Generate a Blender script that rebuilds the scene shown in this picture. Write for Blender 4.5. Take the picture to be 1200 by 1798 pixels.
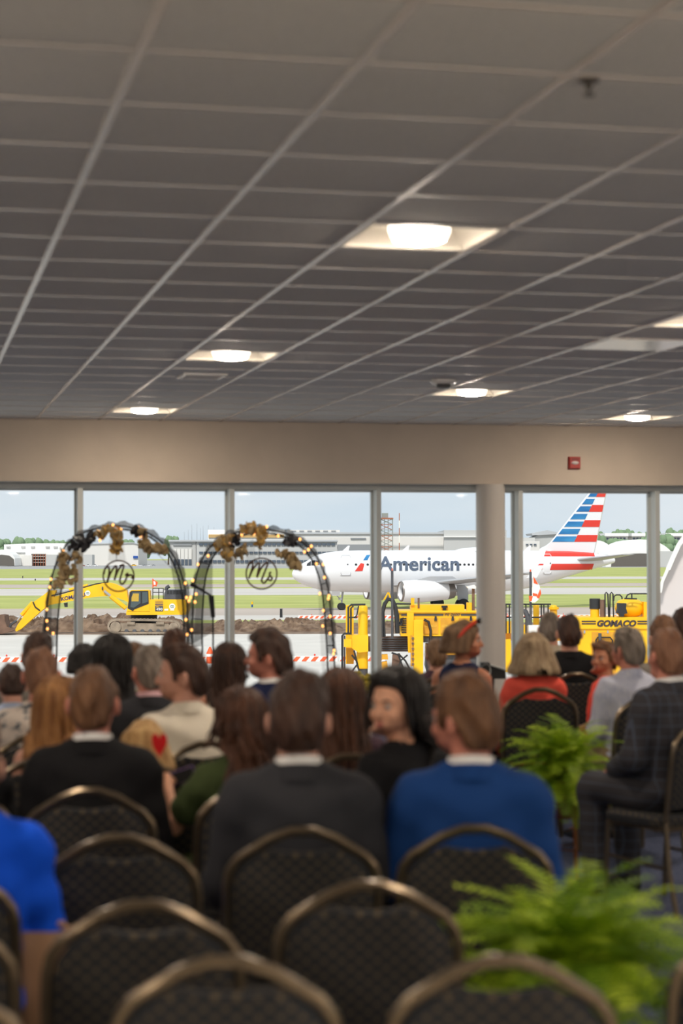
import bpy, bmesh, math, random
import numpy as np
from mathutils import Vector, Matrix

for _o in list(bpy.data.objects):
    bpy.data.objects.remove(_o, do_unlink=True)
SC = bpy.context.scene
COL = SC.collection
PI = math.pi
random.seed(7)

# ---------------------------------------------------------------- camera
F_PX = 3330.0
YAW, PITCH, ROLL = math.radians(12.8426), math.radians(1.35707), -0.0025
CAM_Z = 1.69
CEIL = CAM_Z + 1.36445
GROUND = CAM_Z - 5.5            # apron level outside, one storey below the hall
cam_d = bpy.data.cameras.new('camera')
cam_d.sensor_fit = 'HORIZONTAL'
cam_d.sensor_width = 24.0
cam_d.lens = F_PX * 24.0 / 1200.0
cam_d.clip_start, cam_d.clip_end = 0.1, 6000
cam_d.dof.use_dof = True
cam_d.dof.focus_distance = 170.0
cam_d.dof.aperture_fstop = 2.8
cam_d.dof.aperture_blades = 0
cam = bpy.data.objects.new('camera', cam_d)
COL.objects.link(cam)
FW = np.array([math.sin(YAW) * math.cos(PITCH), math.cos(YAW) * math.cos(PITCH), math.sin(PITCH)])
_r0 = np.array([math.cos(YAW), -math.sin(YAW), 0.0])
_u0 = np.cross(_r0, FW)
RT = math.cos(ROLL) * _r0 + math.sin(ROLL) * _u0
UP = -math.sin(ROLL) * _r0 + math.cos(ROLL) * _u0
CAM = np.array([0.0, 0.0, CAM_Z])
m = Matrix((RT, UP, -FW)).transposed().to_4x4()
m.translation = Vector(CAM)
cam.matrix_world = m
SC.camera = cam

# ---------------------------------------------------------------- world and sun
wd = bpy.data.worlds.new('sky')
SC.world = wd
wd.use_nodes = True
nt = wd.node_tree
for n_ in list(nt.nodes):
    nt.nodes.remove(n_)
def nd(t, typ, **kw):
    n = t.nodes.new(typ)
    for k, v in kw.items():
        setattr(n, k, v)
    return n
_out = nd(nt, 'ShaderNodeOutputWorld')
_bg = nd(nt, 'ShaderNodeBackground')
_tc = nd(nt, 'ShaderNodeTexCoord')
_mp = nd(nt, 'ShaderNodeMapping')
_mp.inputs['Scale'].default_value = (2.2, 2.2, 9.0)
_nz = nd(nt, 'ShaderNodeTexNoise')
_nz.inputs['Scale'].default_value = 2.3
_nz.inputs['Detail'].default_value = 4
_cr = nd(nt, 'ShaderNodeValToRGB')
_cr.color_ramp.elements[0].position = 0.30
_cr.color_ramp.elements[0].color = (0.60, 0.72, 0.82, 1)
_cr.color_ramp.elements[1].position = 0.72
_cr.color_ramp.elements[1].color = (0.80, 0.85, 0.885, 1)
nt.links.new(_tc.outputs['Generated'], _mp.inputs['Vector'])
nt.links.new(_mp.outputs['Vector'], _nz.inputs['Vector'])
nt.links.new(_nz.outputs['Fac'], _cr.inputs['Fac'])
nt.links.new(_cr.outputs['Color'], _bg.inputs['Color'])
_bg.inputs['Strength'].default_value = 1.0
nt.links.new(_bg.outputs['Background'], _out.inputs['Surface'])

sun_d = bpy.data.lights.new('sun', 'SUN')
sun_d.energy = 2.7
sun_d.angle = math.radians(9)
sun_d.color = (1.0, 0.96, 0.9)
sun = bpy.data.objects.new('sun', sun_d)
COL.objects.link(sun)
sun.rotation_euler = Vector((0.30, 0.62, -0.72)).to_track_quat('-Z', 'Y').to_euler()

SC.view_settings.view_transform = 'Standard'
SC.view_settings.look = 'None'
SC.view_settings.gamma = 1.0
SC.view_settings.use_curve_mapping = False
SC.view_settings.exposure = 0.0
LAMP = 215.0                      # radiance of the ceiling lamp lenses

# ---------------------------------------------------------------- helpers
def ray(px, py):
    return FW + RT * (px - 600.0) / F_PX - UP * (py - 899.0) / F_PX
HF = np.array([math.sin(YAW), math.cos(YAW), 0.0])
def W(px, py, d):
    """world point on the ray of a pixel at horizontal depth d"""
    v = ray(px, py)
    return CAM + v * d / (v @ HF)
def at_y(px, py, Y):
    v = ray(px, py)
    return CAM + v * Y / v[1]

class Frame:
    """local frame: origin on base, x to the right, y away, turned by a about z"""
    def __init__(s, base, a=-YAW):
        s.b = np.array(base, float); s.a = a
        s.ex = np.array([math.cos(a), math.sin(a), 0]); s.ey = np.array([-math.sin(a), math.cos(a), 0])
    def P(s, px, py, y=0.0):
        v = ray(px, py); o = CAM - s.b
        t = (y - o @ s.ey) / (v @ s.ey)
        q = o + v * t
        return (float(q @ s.ex), y, float(q[2]))
    def pts(s, l, y=0.0):
        return [s.P(a, b, y) for a, b in l]

class MB:
    def __init__(s):
        s.v = []; s.f = []
    def add(s, v, f):
        o = len(s.v)
        s.v.extend([tuple(map(float, q)) for q in v]); s.f.extend([tuple(i + o for i in q) for q in f])
        return s
    def box(s, c, d, R=None):
        hx, hy, hz = d[0] / 2, d[1] / 2, d[2] / 2
        vs = [(x, y, z) for x in (-hx, hx) for y in (-hy, hy) for z in (-hz, hz)]
        if R is not None:
            vs = [tuple(R @ Vector(q)) for q in vs]
        vs = [(q[0] + c[0], q[1] + c[1], q[2] + c[2]) for q in vs]
        return s.add(vs, [(0, 1, 3, 2), (4, 6, 7, 5), (0, 4, 5, 1), (2, 3, 7, 6), (0, 2, 6, 4), (1, 5, 7, 3)])
    def bb(s, a, b):
        return s.box([(a[i] + b[i]) / 2 for i in range(3)], [abs(b[i] - a[i]) for i in range(3)])
    def bar(s, a, b, w, h=None, up=(0, 0, 1)):
        a = Vector(a); b = Vector(b); h = h or w
        d = (b - a); L = d.length
        if L < 1e-6: return s
        d.normalize(); u = Vector(up)
        if abs(d.dot(u)) > .98: u = Vector((0, 1, 0))
        x = d.cross(u).normalized(); z = x.cross(d)
        R = Matrix((x, d, z)).transposed()
        return s.box((a + b) / 2, (w, L, h), R)
    def tube(s, path, r, n=8, caps=True, closed=False):
        P = [Vector(p) for p in path]; N = len(P)
        rr = r if hasattr(r, '__len__') else [r] * N
        prev = None; vs = []; fs = []
        for i in range(N):
            if closed: t = P[(i + 1) % N] - P[i - 1]
            else: t = P[min(i + 1, N - 1)] - P[max(i - 1, 0)]
            if t.length < 1e-9: t = Vector((0, 0, 1))
            t.normalize()
            if prev is None:
                u = Vector((0, 0, 1)) if abs(t.z) < .9 else Vector((1, 0, 0))
                x = t.cross(u).normalized()
            else:
                x = (prev - t * prev.dot(t))
                x = x.normalized() if x.length > 1e-6 else t.orthogonal().normalized()
            prev = x; y = t.cross(x)
            for k in range(n):
                a = 2 * PI * k / n + PI / n
                vs.append(P[i] + (x * math.cos(a) + y * math.sin(a)) * rr[i])
        for i in range(N if closed else N - 1):
            j = (i + 1) % N
            for k in range(n):
                l = (k + 1) % n
                fs.append((i * n + k, i * n + l, j * n + l, j * n + k))
        if caps and not closed:
            fs.append(tuple(range(n))[::-1]); fs.append(tuple((N - 1) * n + k for k in range(n)))
        return s.add(vs, fs)
    def lathe(s, prof, c=(0, 0, 0), n=24, axis='z', caps=True):
        vs = []; fs = []; N = len(prof)
        for r, z in prof:
            for k in range(n):
                a = 2 * PI * k / n
                q = (r * math.cos(a), r * math.sin(a), z)
                if axis == 'x': q = (z, r * math.cos(a), r * math.sin(a))
                if axis == 'y': q = (r * math.cos(a), z, r * math.sin(a))
                vs.append((q[0] + c[0], q[1] + c[1], q[2] + c[2]))
        for i in range(N - 1):
            for k in range(n):
                l = (k + 1) % n
                fs.append((i * n + k, i * n + l, (i + 1) * n + l, (i + 1) * n + k))
        if caps:
            fs.append(tuple(range(n))[::-1]); fs.append(tuple((N - 1) * n + k for k in range(n)))
        return s.add(vs, fs)
    def prism(s, poly, off):
        """poly: 3-D outline; off: extrusion vector"""
        n = len(poly); o = Vector(off)
        vs = [Vector(p) for p in poly]; vs += [p + o for p in vs]
        fs = [tuple(range(n))[::-1], tuple(range(n, 2 * n))]
        fs += [(k, (k + 1) % n, n + (k + 1) % n, n + k) for k in range(n)]
        return s.add(vs, fs)
    def loft(s, secs, caps=True):
        n = len(secs[0]); vs = [p for q in secs for p in q]; fs = []
        for i in range(len(secs) - 1):
            for k in range(n):
                l = (k + 1) % n
                fs.append((i * n + k, i * n + l, (i + 1) * n + l, (i + 1) * n + k))
        if caps:
            fs.append(tuple(range(n))[::-1]); fs.append(tuple((len(secs) - 1) * n + k for k in range(n)))
        return s.add(vs, fs)
    def ball(s, c, r, n=10, m_=7):
        rx, ry, rz = r if hasattr(r, '__len__') else (r, r, r)
        vs = []; fs = []
        for i in range(1, m_):
            t = PI * i / m_
            for k in range(n):
                a = 2 * PI * k / n
                vs.append((c[0] + rx * math.sin(t) * math.cos(a), c[1] + ry * math.sin(t) * math.sin(a), c[2] + rz * math.cos(t)))
        for i in range(m_ - 2):
            for k in range(n):
                l = (k + 1) % n
                fs.append((i * n + k, (i + 1) * n + k, (i + 1) * n + l, i * n + l))
        T = len(vs); vs.append((c[0], c[1], c[2] + rz)); vs.append((c[0], c[1], c[2] - rz))
        for k in range(n):
            l = (k + 1) % n
            fs.append((T, k, l)); fs.append((T + 1, (m_ - 2) * n + l, (m_ - 2) * n + k))
        return s.add(vs, fs)
    def mesh(s, name, smooth=False, fix=True):
        me = bpy.data.meshes.new(name)
        me.from_pydata(s.v, [], s.f)
        if fix:
            b = bmesh.new(); b.from_mesh(me)
            bmesh.ops.recalc_face_normals(b, faces=b.faces)
            b.to_mesh(me); b.free()
        if smooth:
            me.polygons.foreach_set('use_smooth', [True] * len(me.polygons))
            try: me.set_sharp_from_angle(angle=math.radians(42))
            except Exception: pass
        me.update()
        return me

def link(name, me, mat=None, parent=None, loc=None, rz=None):
    o = bpy.data.objects.new(name, me)
    COL.objects.link(o)
    if mat is not None and me is not None:
        if len(me.materials) == 0: me.materials.append(mat)
        elif me.materials[0] != mat:
            o.material_slots[0].link = 'OBJECT'; o.material_slots[0].material = mat
    if parent is not None: o.parent = parent
    if loc is not None: o.location = loc
    if rz is not None: o.rotation_euler = (0, 0, rz)
    return o
def build(mb, name, mat, parent=None, smooth=False, loc=None, rz=None):
    return link(name, mb.mesh(name, smooth), mat, parent, loc, rz)
def tag(o, label=None, cat=None, group=None, kind=None):
    if label: o['label'] = label
    if cat: o['category'] = cat
    if group: o['group'] = group
    if kind: o['kind'] = kind
    return o
def thing(name, label, cat, loc=(0, 0, 0), rz=0.0, group=None, scale=None):
    o = bpy.data.objects.new(name, None)
    o.empty_display_size = .1
    COL.objects.link(o)
    o.location = tuple(map(float, loc)); o.rotation_euler = (0, 0, rz)
    if scale: o.scale = (scale,) * 3
    return tag(o, label, cat, group)
def copy_tree(o, parent=None):
    c = o.copy(); COL.objects.link(c); c.parent = parent
    for ch in o.children: copy_tree(ch, c)
    return c
ORD = ['first', 'second', 'third', 'fourth', 'fifth', 'sixth', 'seventh', 'eighth', 'ninth', 'tenth', 'eleventh', 'twelfth', 'thirteenth', 'fourteenth', 'fifteenth', 'sixteenth', 'seventeenth', 'eighteenth']
def arc(cx, cz, r, a0, a1, n, y=0.0, rz=None):
    rz = rz or r
    return [(cx + r * math.cos(math.radians(a0 + (a1 - a0) * i / n)), y, cz + rz * math.sin(math.radians(a0 + (a1 - a0) * i / n))) for i in range(n + 1)]

# ---------------------------------------------------------------- materials
def srgb(r, g, b):
    f = lambda c: (c / 255 / 12.92) if c / 255 <= .04045 else ((c / 255 + .055) / 1.055) ** 2.4
    return (f(r), f(g), f(b))
MATS = {}
def mat(name, col, rough=.6, metal=0.0, var=0.0, scale=8.0, bump=0.0, bscale=None, stretch=(1, 1, 1), emit=None, spec=.5, col2=None, lo=.35, hi=.65, coord='Object', sheen=0.0, detail=4.0):
    if name in MATS: return MATS[name]
    mt = bpy.data.materials.new(name); mt.use_nodes = True
    t = mt.node_tree; b = t.nodes['Principled BSDF']
    b.inputs['Base Color'].default_value = (*col, 1)
    b.inputs['Roughness'].default_value = rough
    b.inputs['Metallic'].default_value = metal
    b.inputs['Specular IOR Level'].default_value = spec
    if sheen: b.inputs['Sheen Weight'].default_value = sheen
    if emit:
        b.inputs['Emission Color'].default_value = (*emit[0], 1); b.inputs['Emission Strength'].default_value = emit[1]
    if var or bump or col2:
        tc = nd(t, 'ShaderNodeTexCoord'); mp = nd(t, 'ShaderNodeMapping'); nz = nd(t, 'ShaderNodeTexNoise')
        mp.inputs['Scale'].default_value = stretch
        nz.inputs['Scale'].default_value = scale; nz.inputs['Detail'].default_value = detail
        t.links.new(tc.outputs[coord], mp.inputs['Vector']); t.links.new(mp.outputs['Vector'], nz.inputs['Vector'])
        if var or col2:
            rp = nd(t, 'ShaderNodeValToRGB')
            rp.color_ramp.elements[0].position = lo; rp.color_ramp.elements[1].position = hi
            c2 = col2 if col2 else tuple(min(1, c * (1 + var)) for c in col)
            c1 = col if col2 else tuple(c * (1 - var) for c in col)
            rp.color_ramp.elements[0].color = (*c1, 1); rp.color_ramp.elements[1].color = (*c2, 1)
            t.links.new(nz.outputs['Fac'], rp.inputs['Fac']); t.links.new(rp.outputs['Color'], b.inputs['Base Color'])
        if bump:
            n2 = nz
            if bscale:
                n2 = nd(t, 'ShaderNodeTexNoise'); n2.inputs['Scale'].default_value = bscale
                t.links.new(mp.outputs['Vector'], n2.inputs['Vector'])
            bp = nd(t, 'ShaderNodeBump'); bp.inputs['Strength'].default_value = bump; bp.inputs['Distance'].default_value = .02
            t.links.new(n2.outputs['Fac'], bp.inputs['Height']); t.links.new(bp.outputs['Normal'], b.inputs['Normal'])
    MATS[name] = mt
    return mt
def mat_thin_glass(name, tint=(.97, .98, .98), refl=.07, rough=.02):
    mt = bpy.data.materials.new(name); mt.use_nodes = True
    t = mt.node_tree; t.nodes.clear()
    o = nd(t, 'ShaderNodeOutputMaterial'); mx = nd(t, 'ShaderNodeMixShader')
    tr = nd(t, 'ShaderNodeBsdfTransparent'); gl = nd(t, 'ShaderNodeBsdfGlossy')
    tr.inputs['Color'].default_value = (*tint, 1); gl.inputs['Roughness'].default_value = rough
    mx.inputs['Fac'].default_value = refl
    t.links.new(tr.outputs[0], mx.inputs[1]); t.links.new(gl.outputs[0], mx.inputs[2]); t.links.new(mx.outputs[0], o.inputs['Surface'])
    MATS[name] = mt
    return mt
def mat_veil(name, col, alpha):
    mt = bpy.data.materials.new(name); mt.use_nodes = True
    t = mt.node_tree; b = t.nodes['Principled BSDF']
    b.inputs['Base Color'].default_value = (*col, 1); b.inputs['Roughness'].default_value = .8; b.inputs['Alpha'].default_value = alpha
    MATS[name] = mt
    return mt
def text_mesh(s, size, bold=0.0, shear=0.0, ext=0.0, spacing=1.0, xs=1.0):
    c = bpy.data.curves.new('lettering', 'FONT')
    c.body = s; c.size = size; c.offset = bold; c.shear = shear; c.extrude = ext; c.space_character = spacing
    c.align_x = 'CENTER'; c.align_y = 'CENTER'; c.resolution_u = 4
    o = bpy.data.objects.new('lettering_tmp', c); COL.objects.link(o)
    dg = bpy.context.evaluated_depsgraph_get(); dg.update()
    me = bpy.data.meshes.new_from_object(o.evaluated_get(dg))
    bpy.data.objects.remove(o, do_unlink=True); bpy.data.curves.remove(c)
    for v in me.vertices:
        v.co.x *= xs
    return me
def text_to_wall(me, fn):
    """map text (x, y, z-extrude) through fn"""
    for v in me.vertices:
        v.co = Vector(fn(v.co.x, v.co.y, v.co.z))
    me.update()
    return me

# ================================================================ the hall
WY = 18.85                       # face of the bulkhead
GY = 19.12                       # window plane
XL, XR, YB = -5.2, 13.6, -4.0
SOFFIT = 2.443
TS = .6096; TX0, TY0 = .60419, 5.07486
M_wall = mat('painted_wall', srgb(206, 190, 172), .75, var=.03, scale=3)
M_white = mat('white_wall', srgb(205, 202, 196), .8)
M_tile = mat('ceiling_tile', srgb(224, 219, 212), .95, var=.04, scale=60, bump=.25)
M_grid = mat('grid_metal', srgb(236, 222, 208), .24, spec=.9)
M_alu = mat('window_aluminium', srgb(196, 198, 194), .5, .1)
M_col = mat('column_paint', srgb(205, 196, 186), .55)
M_glass = mat_thin_glass('pane_glass', (.985, .99, .99), .005)
M_dark = mat('black_plastic', (.012, .012, .013), .5)
M_carpet = mat('blue_carpet', srgb(52, 62, 92), .95, col2=srgb(92, 98, 122), scale=55, bump=.5, bscale=300, lo=.42, hi=.7, stretch=(1, .6, 1))

def struct(o): return tag(o, kind='structure')
floor = struct(build(MB().bb((XL - .3, 2.9, -.4), (XR + .3, GY + .25, 0)), 'floor', M_carpet))
M_bounce = mat('pale_bounce_floor', srgb(226, 220, 210), .5, var=.05, scale=40)
struct(build(MB().bb((XL - .3, YB - .3, -.4), (XR + .3, 2.9, 0)), 'floor_bounce', M_bounce))  # unseen floor around the camera, made pale to bounce light onto the ceiling
bulk = struct(build(MB().bb((XL, WY, SOFFIT), (XR, GY + .3, CEIL + .4)), 'wall_window_side', M_wall))
struct(build(MB().bb((XL - .3, YB - .3, -.4), (XL, GY + .3, CEIL + .4)), 'wall_left', M_white))
struct(build(MB().bb((XR, YB - .3, -.4), (XR + .3, GY + .3, CEIL + .4)), 'wall_right', M_white))
wb = MB()                         # back wall with three openings onto the other side
wb.bb((XL, YB - .3, -.4), (XR, YB, .2)); wb.bb((XL, YB - .3, 2.8), (XR, YB, CEIL + .4))
for xa, xb in [(XL + 3.1 * k - .1, XL + 3.1 * k + .1) for k in range(7)]:
    wb.bb((xa, YB - .3, .2), (xb, YB, 2.8))
struct(build(wb, 'wall_back', M_white))
struct(build(MB().bb((XL, WY + .02, 0), (XR, GY + .1, .16)), 'baseboard_window_side', M_alu))

# windows between the mullions
mull_x = [1.655 + 1.532 * k for k in range(-4, 8)]
edges = [XL] + mull_x + [XR]
rail_b = struct(build(MB().bb((XL, GY - .05, SOFFIT - .062), (XR, GY + .1, SOFFIT)), 'trim_window_head', M_alu))
struct(build(MB().bb((XL, GY - .05, .16), (XR, GY + .1, .24)), 'trim_window_sill', M_alu))
for k, x in enumerate(mull_x):
    b = MB(); b.bb((x - .024, GY - .16, .24), (x + .024, GY + .09, SOFFIT - .062)); b.bb((x - .032, GY - .02, .24), (x + .032, GY + .06, SOFFIT - .062))
    struct(build(b, 'trim_%d' % (k + 1), M_alu))
for k in range(len(edges) - 1):
    a, c = edges[k] + .032, edges[k + 1] - .032
    wr = bpy.data.objects.new('window_%d' % (k + 1), None); COL.objects.link(wr); wr.location = ((a + c) / 2, GY, .24); struct(wr)
    h = SOFFIT - .062 - .24; w_ = c - a
    g = MB(); g.bb((-w_ / 2, .02, 0), (w_ / 2, .026, h)); build(g, 'pane', M_glass, wr)
    fr = MB()
    for s_ in (-1, 1):
        fr.bb((s_ * w_ / 2 - .012, 0, 0), (s_ * w_ / 2 + .012, .05, h))
    fr.bb((-w_ / 2, 0, h - .02), (w_ / 2, .05, h)); fr.bb((-w_ / 2, 0, 0), (w_ / 2, .05, .02))
    build(fr, 'gasket', M_alu, wr)
cb = MB(); cb.lathe([(.152, 0), (.152, SOFFIT)], (5.925, 18.98, 0), 40)
struct(build(cb, 'column_round', M_col, smooth=True))

# ceiling: tiles, grid, lamps
ceil = struct(build(MB().bb((XL - .3, YB - .3, CEIL + .32), (XR + .3, GY + .3, CEIL + .42)), 'ceiling', M_dark))
c0, c1 = math.floor((XL - TX0) / TS), math.ceil((XR - TX0) / TS)
r0_, r1_ = math.floor((YB - TY0) / TS), math.ceil((WY - TY0) / TS)
def is_lamp(c, r):
    return (c % 8 == 2 and r % 8 == 4) or (c % 8 == 6 and r % 8 == 0)
tile_me = MB()
_t = TS / 2 - .013
tile_me.loft([[(-_t, -_t, .004), (_t, -_t, .004), (_t, _t, .004), (-_t, _t, .004)], [(-_t - .008, -_t - .008, .012), (_t + .008, -_t - .008, .012), (_t + .008, _t + .008, .012), (-_t - .008, _t + .008, .012)], [(-_t - .008, -_t - .008, .026), (_t + .008, -_t - .008, .026), (_t + .008, _t + .008, .026), (-_t - .008, _t + .008, .026)]])
tile_m = tile_me.mesh('ceiling_tile'); tile_m.materials.append(M_tile)
def proj(p):
    d = np.array(p, float) - CAM; z = d @ FW
    return 600 + F_PX * (d @ RT) / z, 899 - F_PX * (d @ UP) / z, z
rest = MB(); near = []
for c in range(c0, c1):
    for r in range(r0_, r1_):
        if is_lamp(c, r): continue
        x, y = TX0 + (c + .5) * TS, TY0 + (r + .5) * TS
        if x - TS / 2 < XL - .05 or x + TS / 2 > XR + .05 or y + TS / 2 > WY + .25 or y < YB: 
            pass
        px, py, dz = proj((x, y, CEIL))
        vis = dz > 1 and -250 < px < 1450 and -250 < py < 760
        if vis: near.append((dz, x, y, c, r))
        else: near.append((1e6 + y, x, y, c, r))
near.sort()
VENT = (2, 14); DIFF = (6, 10)
n_vis = 0
M_diff = mat('diffuser_white', srgb(240, 234, 226), .18, spec=.9)
for i, (dz, x, y, c, r) in enumerate(near):
    if (c, r) == DIFF:
        continue
    if i < 296 and dz < 1e6:
        link('ceiling_tile', tile_m, M_tile, ceil, (x, y, CEIL))
    else:
        for q in [tile_me]:
            rest.add([(v[0] + x, v[1] + y, v[2] + CEIL) for v in q.v], q.f)
tag(build(rest, 'ceiling_tile', M_tile, ceil), kind='stuff')
for c in range(c0, c1 + 1):
    x = TX0 + c * TS
    if XL < x < XR:
        g = MB(); g.bb((x - .0135, YB, CEIL - .001), (x + .0135, WY, CEIL + .003)); g.bb((x - .002, YB, CEIL + .003), (x + .002, WY, CEIL + .04))
        build(g, 'main_runner', M_grid, ceil)
for r in range(r0_, r1_ + 1):
    y = TY0 + r * TS
    if YB < y < WY:
        g = MB()
        for c in range(c0, c1):
            x = TX0 + c * TS
            g.bb((max(XL, x + .012), y - .0115, CEIL - .0002), (min(XR, x + TS - .012), y + .0115, CEIL + .003))
        build(g, 'cross_tee', M_grid, ceil)

M_lampwhite = mat('lamp_reflector', srgb(236, 229, 216), .5)
M_lens = mat('lamp_lens', (.9, .88, .85), .4, emit=((1.0, .86, .70), LAMP))
M_skirt = mat('lamp_skirt', (.9, .88, .85), .4, emit=((1.0, .86, .70), 4.0))
def make_lamp():
    h = TS / 2 - .006
    t = thing('ceiling_light', '', 'ceiling light')
    b = MB()                                   # flange and sloped reflector, open below
    q = lambda s_, z: [(-s_, -s_, z), (s_, -s_, z), (s_, s_, z), (-s_, s_, z)]
    b.loft([q(h, .0), q(h - .025, .0), q(h - .03, .012), q(.16, .115), q(.16, .12), q(h, .12)], caps=False)
    b.add(q(.16, .116), [(0, 1, 2, 3)])
    build(b, 'reflector', M_lampwhite, t)
    r_ = MB(); r_.lathe([(.155, .114), (.155, .098), (.135, .098), (.135, .114)], n=28, caps=False); build(r_, 'lens_ring', M_lampwhite, t, True)
    l = MB(); l.lathe([(.132, .1), (.132, .03), (.122, .004), (.112, -.008)], n=28, caps=False); build(l, 'lens_skirt', M_skirt, t, True)
    l = MB(); l.lathe([(.112, -.008), (.095, -.016), (.05, -.024), (.001, -.027)], n=28, caps=False); build(l, 'lens', M_lens, t, True)
    return t
proto = make_lamp()
lab = {(2, 4): 'large bright recessed square ceiling light nearest the camera', (2, 12): 'recessed square ceiling light beside the small air grille',
       (2, 20): 'recessed square ceiling light at the window wall above the first arch', (6, 16): 'recessed square ceiling light beside the round smoke detector',
       (10, 20): 'recessed square ceiling light at the window wall, above the fire alarm', (6, 8): 'recessed square ceiling light cut by the right edge'}
first = True
for c in range(c0, c1):
    for r in range(r0_, r1_):
        if not is_lamp(c, r): continue
        x, y = TX0 + (c + .5) * TS, TY0 + (r + .5) * TS
        if not (XL + .4 < x < XR - .4 and YB + .4 < y < WY - .3): continue
        o = proto if first else copy_tree(proto); first = False
        o.location = (x, y, CEIL)
        o['group'] = 'recessed ceiling lights'
        o['label'] = lab.get((c, r), 'ceiling light outside the picture, %s lamp row from window, %s from left wall' % (ORD[(22 - r) // 4], ORD[(c - c0) // 4]))
# blank white diffuser panel, air grille, smoke detector, sprinkler, fire alarm
x, y = TX0 + 6.5 * TS, TY0 + 10.5 * TS
t = thing('air_diffuser', 'plain white square air diffuser panel in the ceiling at the right edge', 'air diffuser', (x, y, CEIL))
h = TS / 2 - .004
b = MB(); b.loft([[(-h, -h, -.002), (h, -h, -.002), (h, h, -.002), (-h, h, -.002)], [(-h, -h, .03), (h, -h, .03), (h, h, .03), (-h, h, .03)]]); build(b, 'frame', M_diff, t)
b = MB(); b.bb((-.285, -.285, -.006), (.285, .285, -.003)); build(b, 'plate', M_diff, t)
x, y = TX0 + 2.53 * TS, TY0 + 14.88 * TS
t = thing('air_grille', 'small white rectangular air grille set in the ceiling', 'air grille', (x, y, CEIL))
b = MB()
for s_ in (-1, 1):
    b.bb((s_ * .15 - .014, -.2, -.008), (s_ * .15 + .014, .2, .004)); b.bb((-.15, s_ * .19 - .014, -.008), (.15, s_ * .19 + .014, .004))
build(b, 'frame', M_diff, t)
sl = MB(); sl.box((0, 0, 0), (.28, .03, .004), Matrix.Rotation(.5, 3, 'X')); slm = sl.mesh('slat')
for k in range(9): link('slat', slm, M_diff, t, (0, -.16 + .04 * k, -.001))
x, y = TX0 + 5.6 * TS, TY0 + 14.75 * TS
t = thing('smoke_detector', 'round smoke detector with dark underside on the ceiling', 'smoke detector', (x, y, CEIL))
b = MB(); b.lathe([(.1, 0), (.1, -.02), (.085, -.035)], n=28); build(b, 'base', M_diff, t, True)
b = MB(); b.lathe([(.06, -.035), (.055, -.06), (.03, -.068)], n=24); build(b, 'sensor', mat('sensor_grey', (.08, .075, .07), .5), t, True)
x, y = TX0 + 2.12 * TS, TY0 + .06 * TS
t = thing('sprinkler', 'small dark sprinkler head hanging from the near ceiling', 'sprinkler', (x, y, CEIL))
M_brz = mat('sprinkler_bronze', (.09, .075, .06), .4, .6)
b = MB(); b.lathe([(.03, 0), (.03, -.005), (.012, -.008), (.01, -.025)], n=16); build(b, 'flange', M_brz, t, True)
b = MB(); b.lathe([(.004, -.02), (.004, -.04), (.018, -.042), (.018, -.045)], n=16); build(b, 'deflector', M_brz, t, True)

P = at_y(1008, 813, WY)
t = thing('fire_alarm', 'red fire alarm strobe with clear lens on the bulkhead', 'fire alarm', (P[0], WY, P[2] - .064))
M_red = mat('alarm_red', srgb(170, 40, 32), .45)
b = MB(); b.loft([[(-.064, 0, 0), (.064, 0, 0), (.064, 0, .128), (-.064, 0, .128)], [(-.064, -.03, 0), (.064, -.03, 0), (.064, -.03, .128), (-.064, -.03, .128)], [(-.055, -.045, .01), (.055, -.045, .01), (.055, -.045, .118), (-.055, -.045, .118)]]); build(b, 'housing', M_red, t)
b = MB(); b.ball((0, -.045, .064), (.042, .02, .018)); build(b, 'strobe_lens', mat('clear_lens', (.75, .72, .68), .15), t, True)
b = MB()
for k in range(3): b.bb((-.04, -.047, .09 + k * .009), (.04, -.044, .094 + k * .009))
build(b, 'speaker_grille', mat('alarm_dark', (.12, .015, .012), .5), t)

# ================================================================ the airfield outside
M_conc = mat('apron_concrete', srgb(212, 206, 198), .9, var=.05, scale=.35, bump=.05)
M_conc2 = mat('runway_concrete', srgb(203, 196, 188), .9, var=.05, scale=.08, stretch=(.2, 1, 1))
M_asph = mat('taxiway_tan', srgb(186, 172, 160), .9, var=.06, scale=.08, stretch=(.2, 1, 1))
M_ramp = mat('far_ramp_grey', srgb(165, 163, 160), .9)
M_grass = mat('airfield_grass', srgb(150, 158, 76), .95, col2=srgb(190, 192, 112), scale=.16, stretch=(.35, 1, 1), lo=.3, hi=.7, bump=.4, bscale=4)
M_dirt = mat('dug_soil', srgb(92, 70, 55), .98, col2=srgb(150, 126, 104), scale=1.4, lo=.35, hi=.68, bump=1.0, bscale=3)
ER = Frame((0, 0, GROUND), -YAW)                   # airfield frame: y = depth from the camera
def gdist(py):                                     # depth at which a pixel row meets the apron
    v = ray(600, py); t = -5.5 / v[2]
    return float((v * t) @ HF)
def strip(name, y_far, y_near, mt, z=0.0, x0=-900, x1=900):
    o = build(MB().bb((x0, y_near, -.6), (x1, y_far, z)), name, mt, None, loc=(0, 0, GROUND), rz=-YAW)
    return struct(o)
rows = [('ground_apron', 1113, None, M_conc, .0), ('ground_dirt_strip', 1094, 1113, M_dirt, .02), ('ground_grass_verge', 1088.5, 1094, M_grass, .02),
        ('ground_taxiway_edge', 1080, 1088.5, M_conc2, .0), ('ground_taxiway', 1067.5, 1080, M_asph, .01), ('ground_grass_field', 1045, 1067.5, M_grass, .05),
        ('ground_runway', 1032.5, 1045, M_conc2, .0), ('ground_runway_grass_line', 1031.2, 1032.5, M_grass, .05), ('ground_runway_tan', 1025, 1031.2, M_asph, .0),
        ('ground_grass_middle', 1018, 1025, M_grass, .05), ('ground_white_strip', 1013.5, 1018, M_conc2, .0), ('ground_grass_far', 998, 1013.5, M_grass, .1),
        ('ground_far_ramp', 983, 998, M_ramp, .0)]
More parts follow.
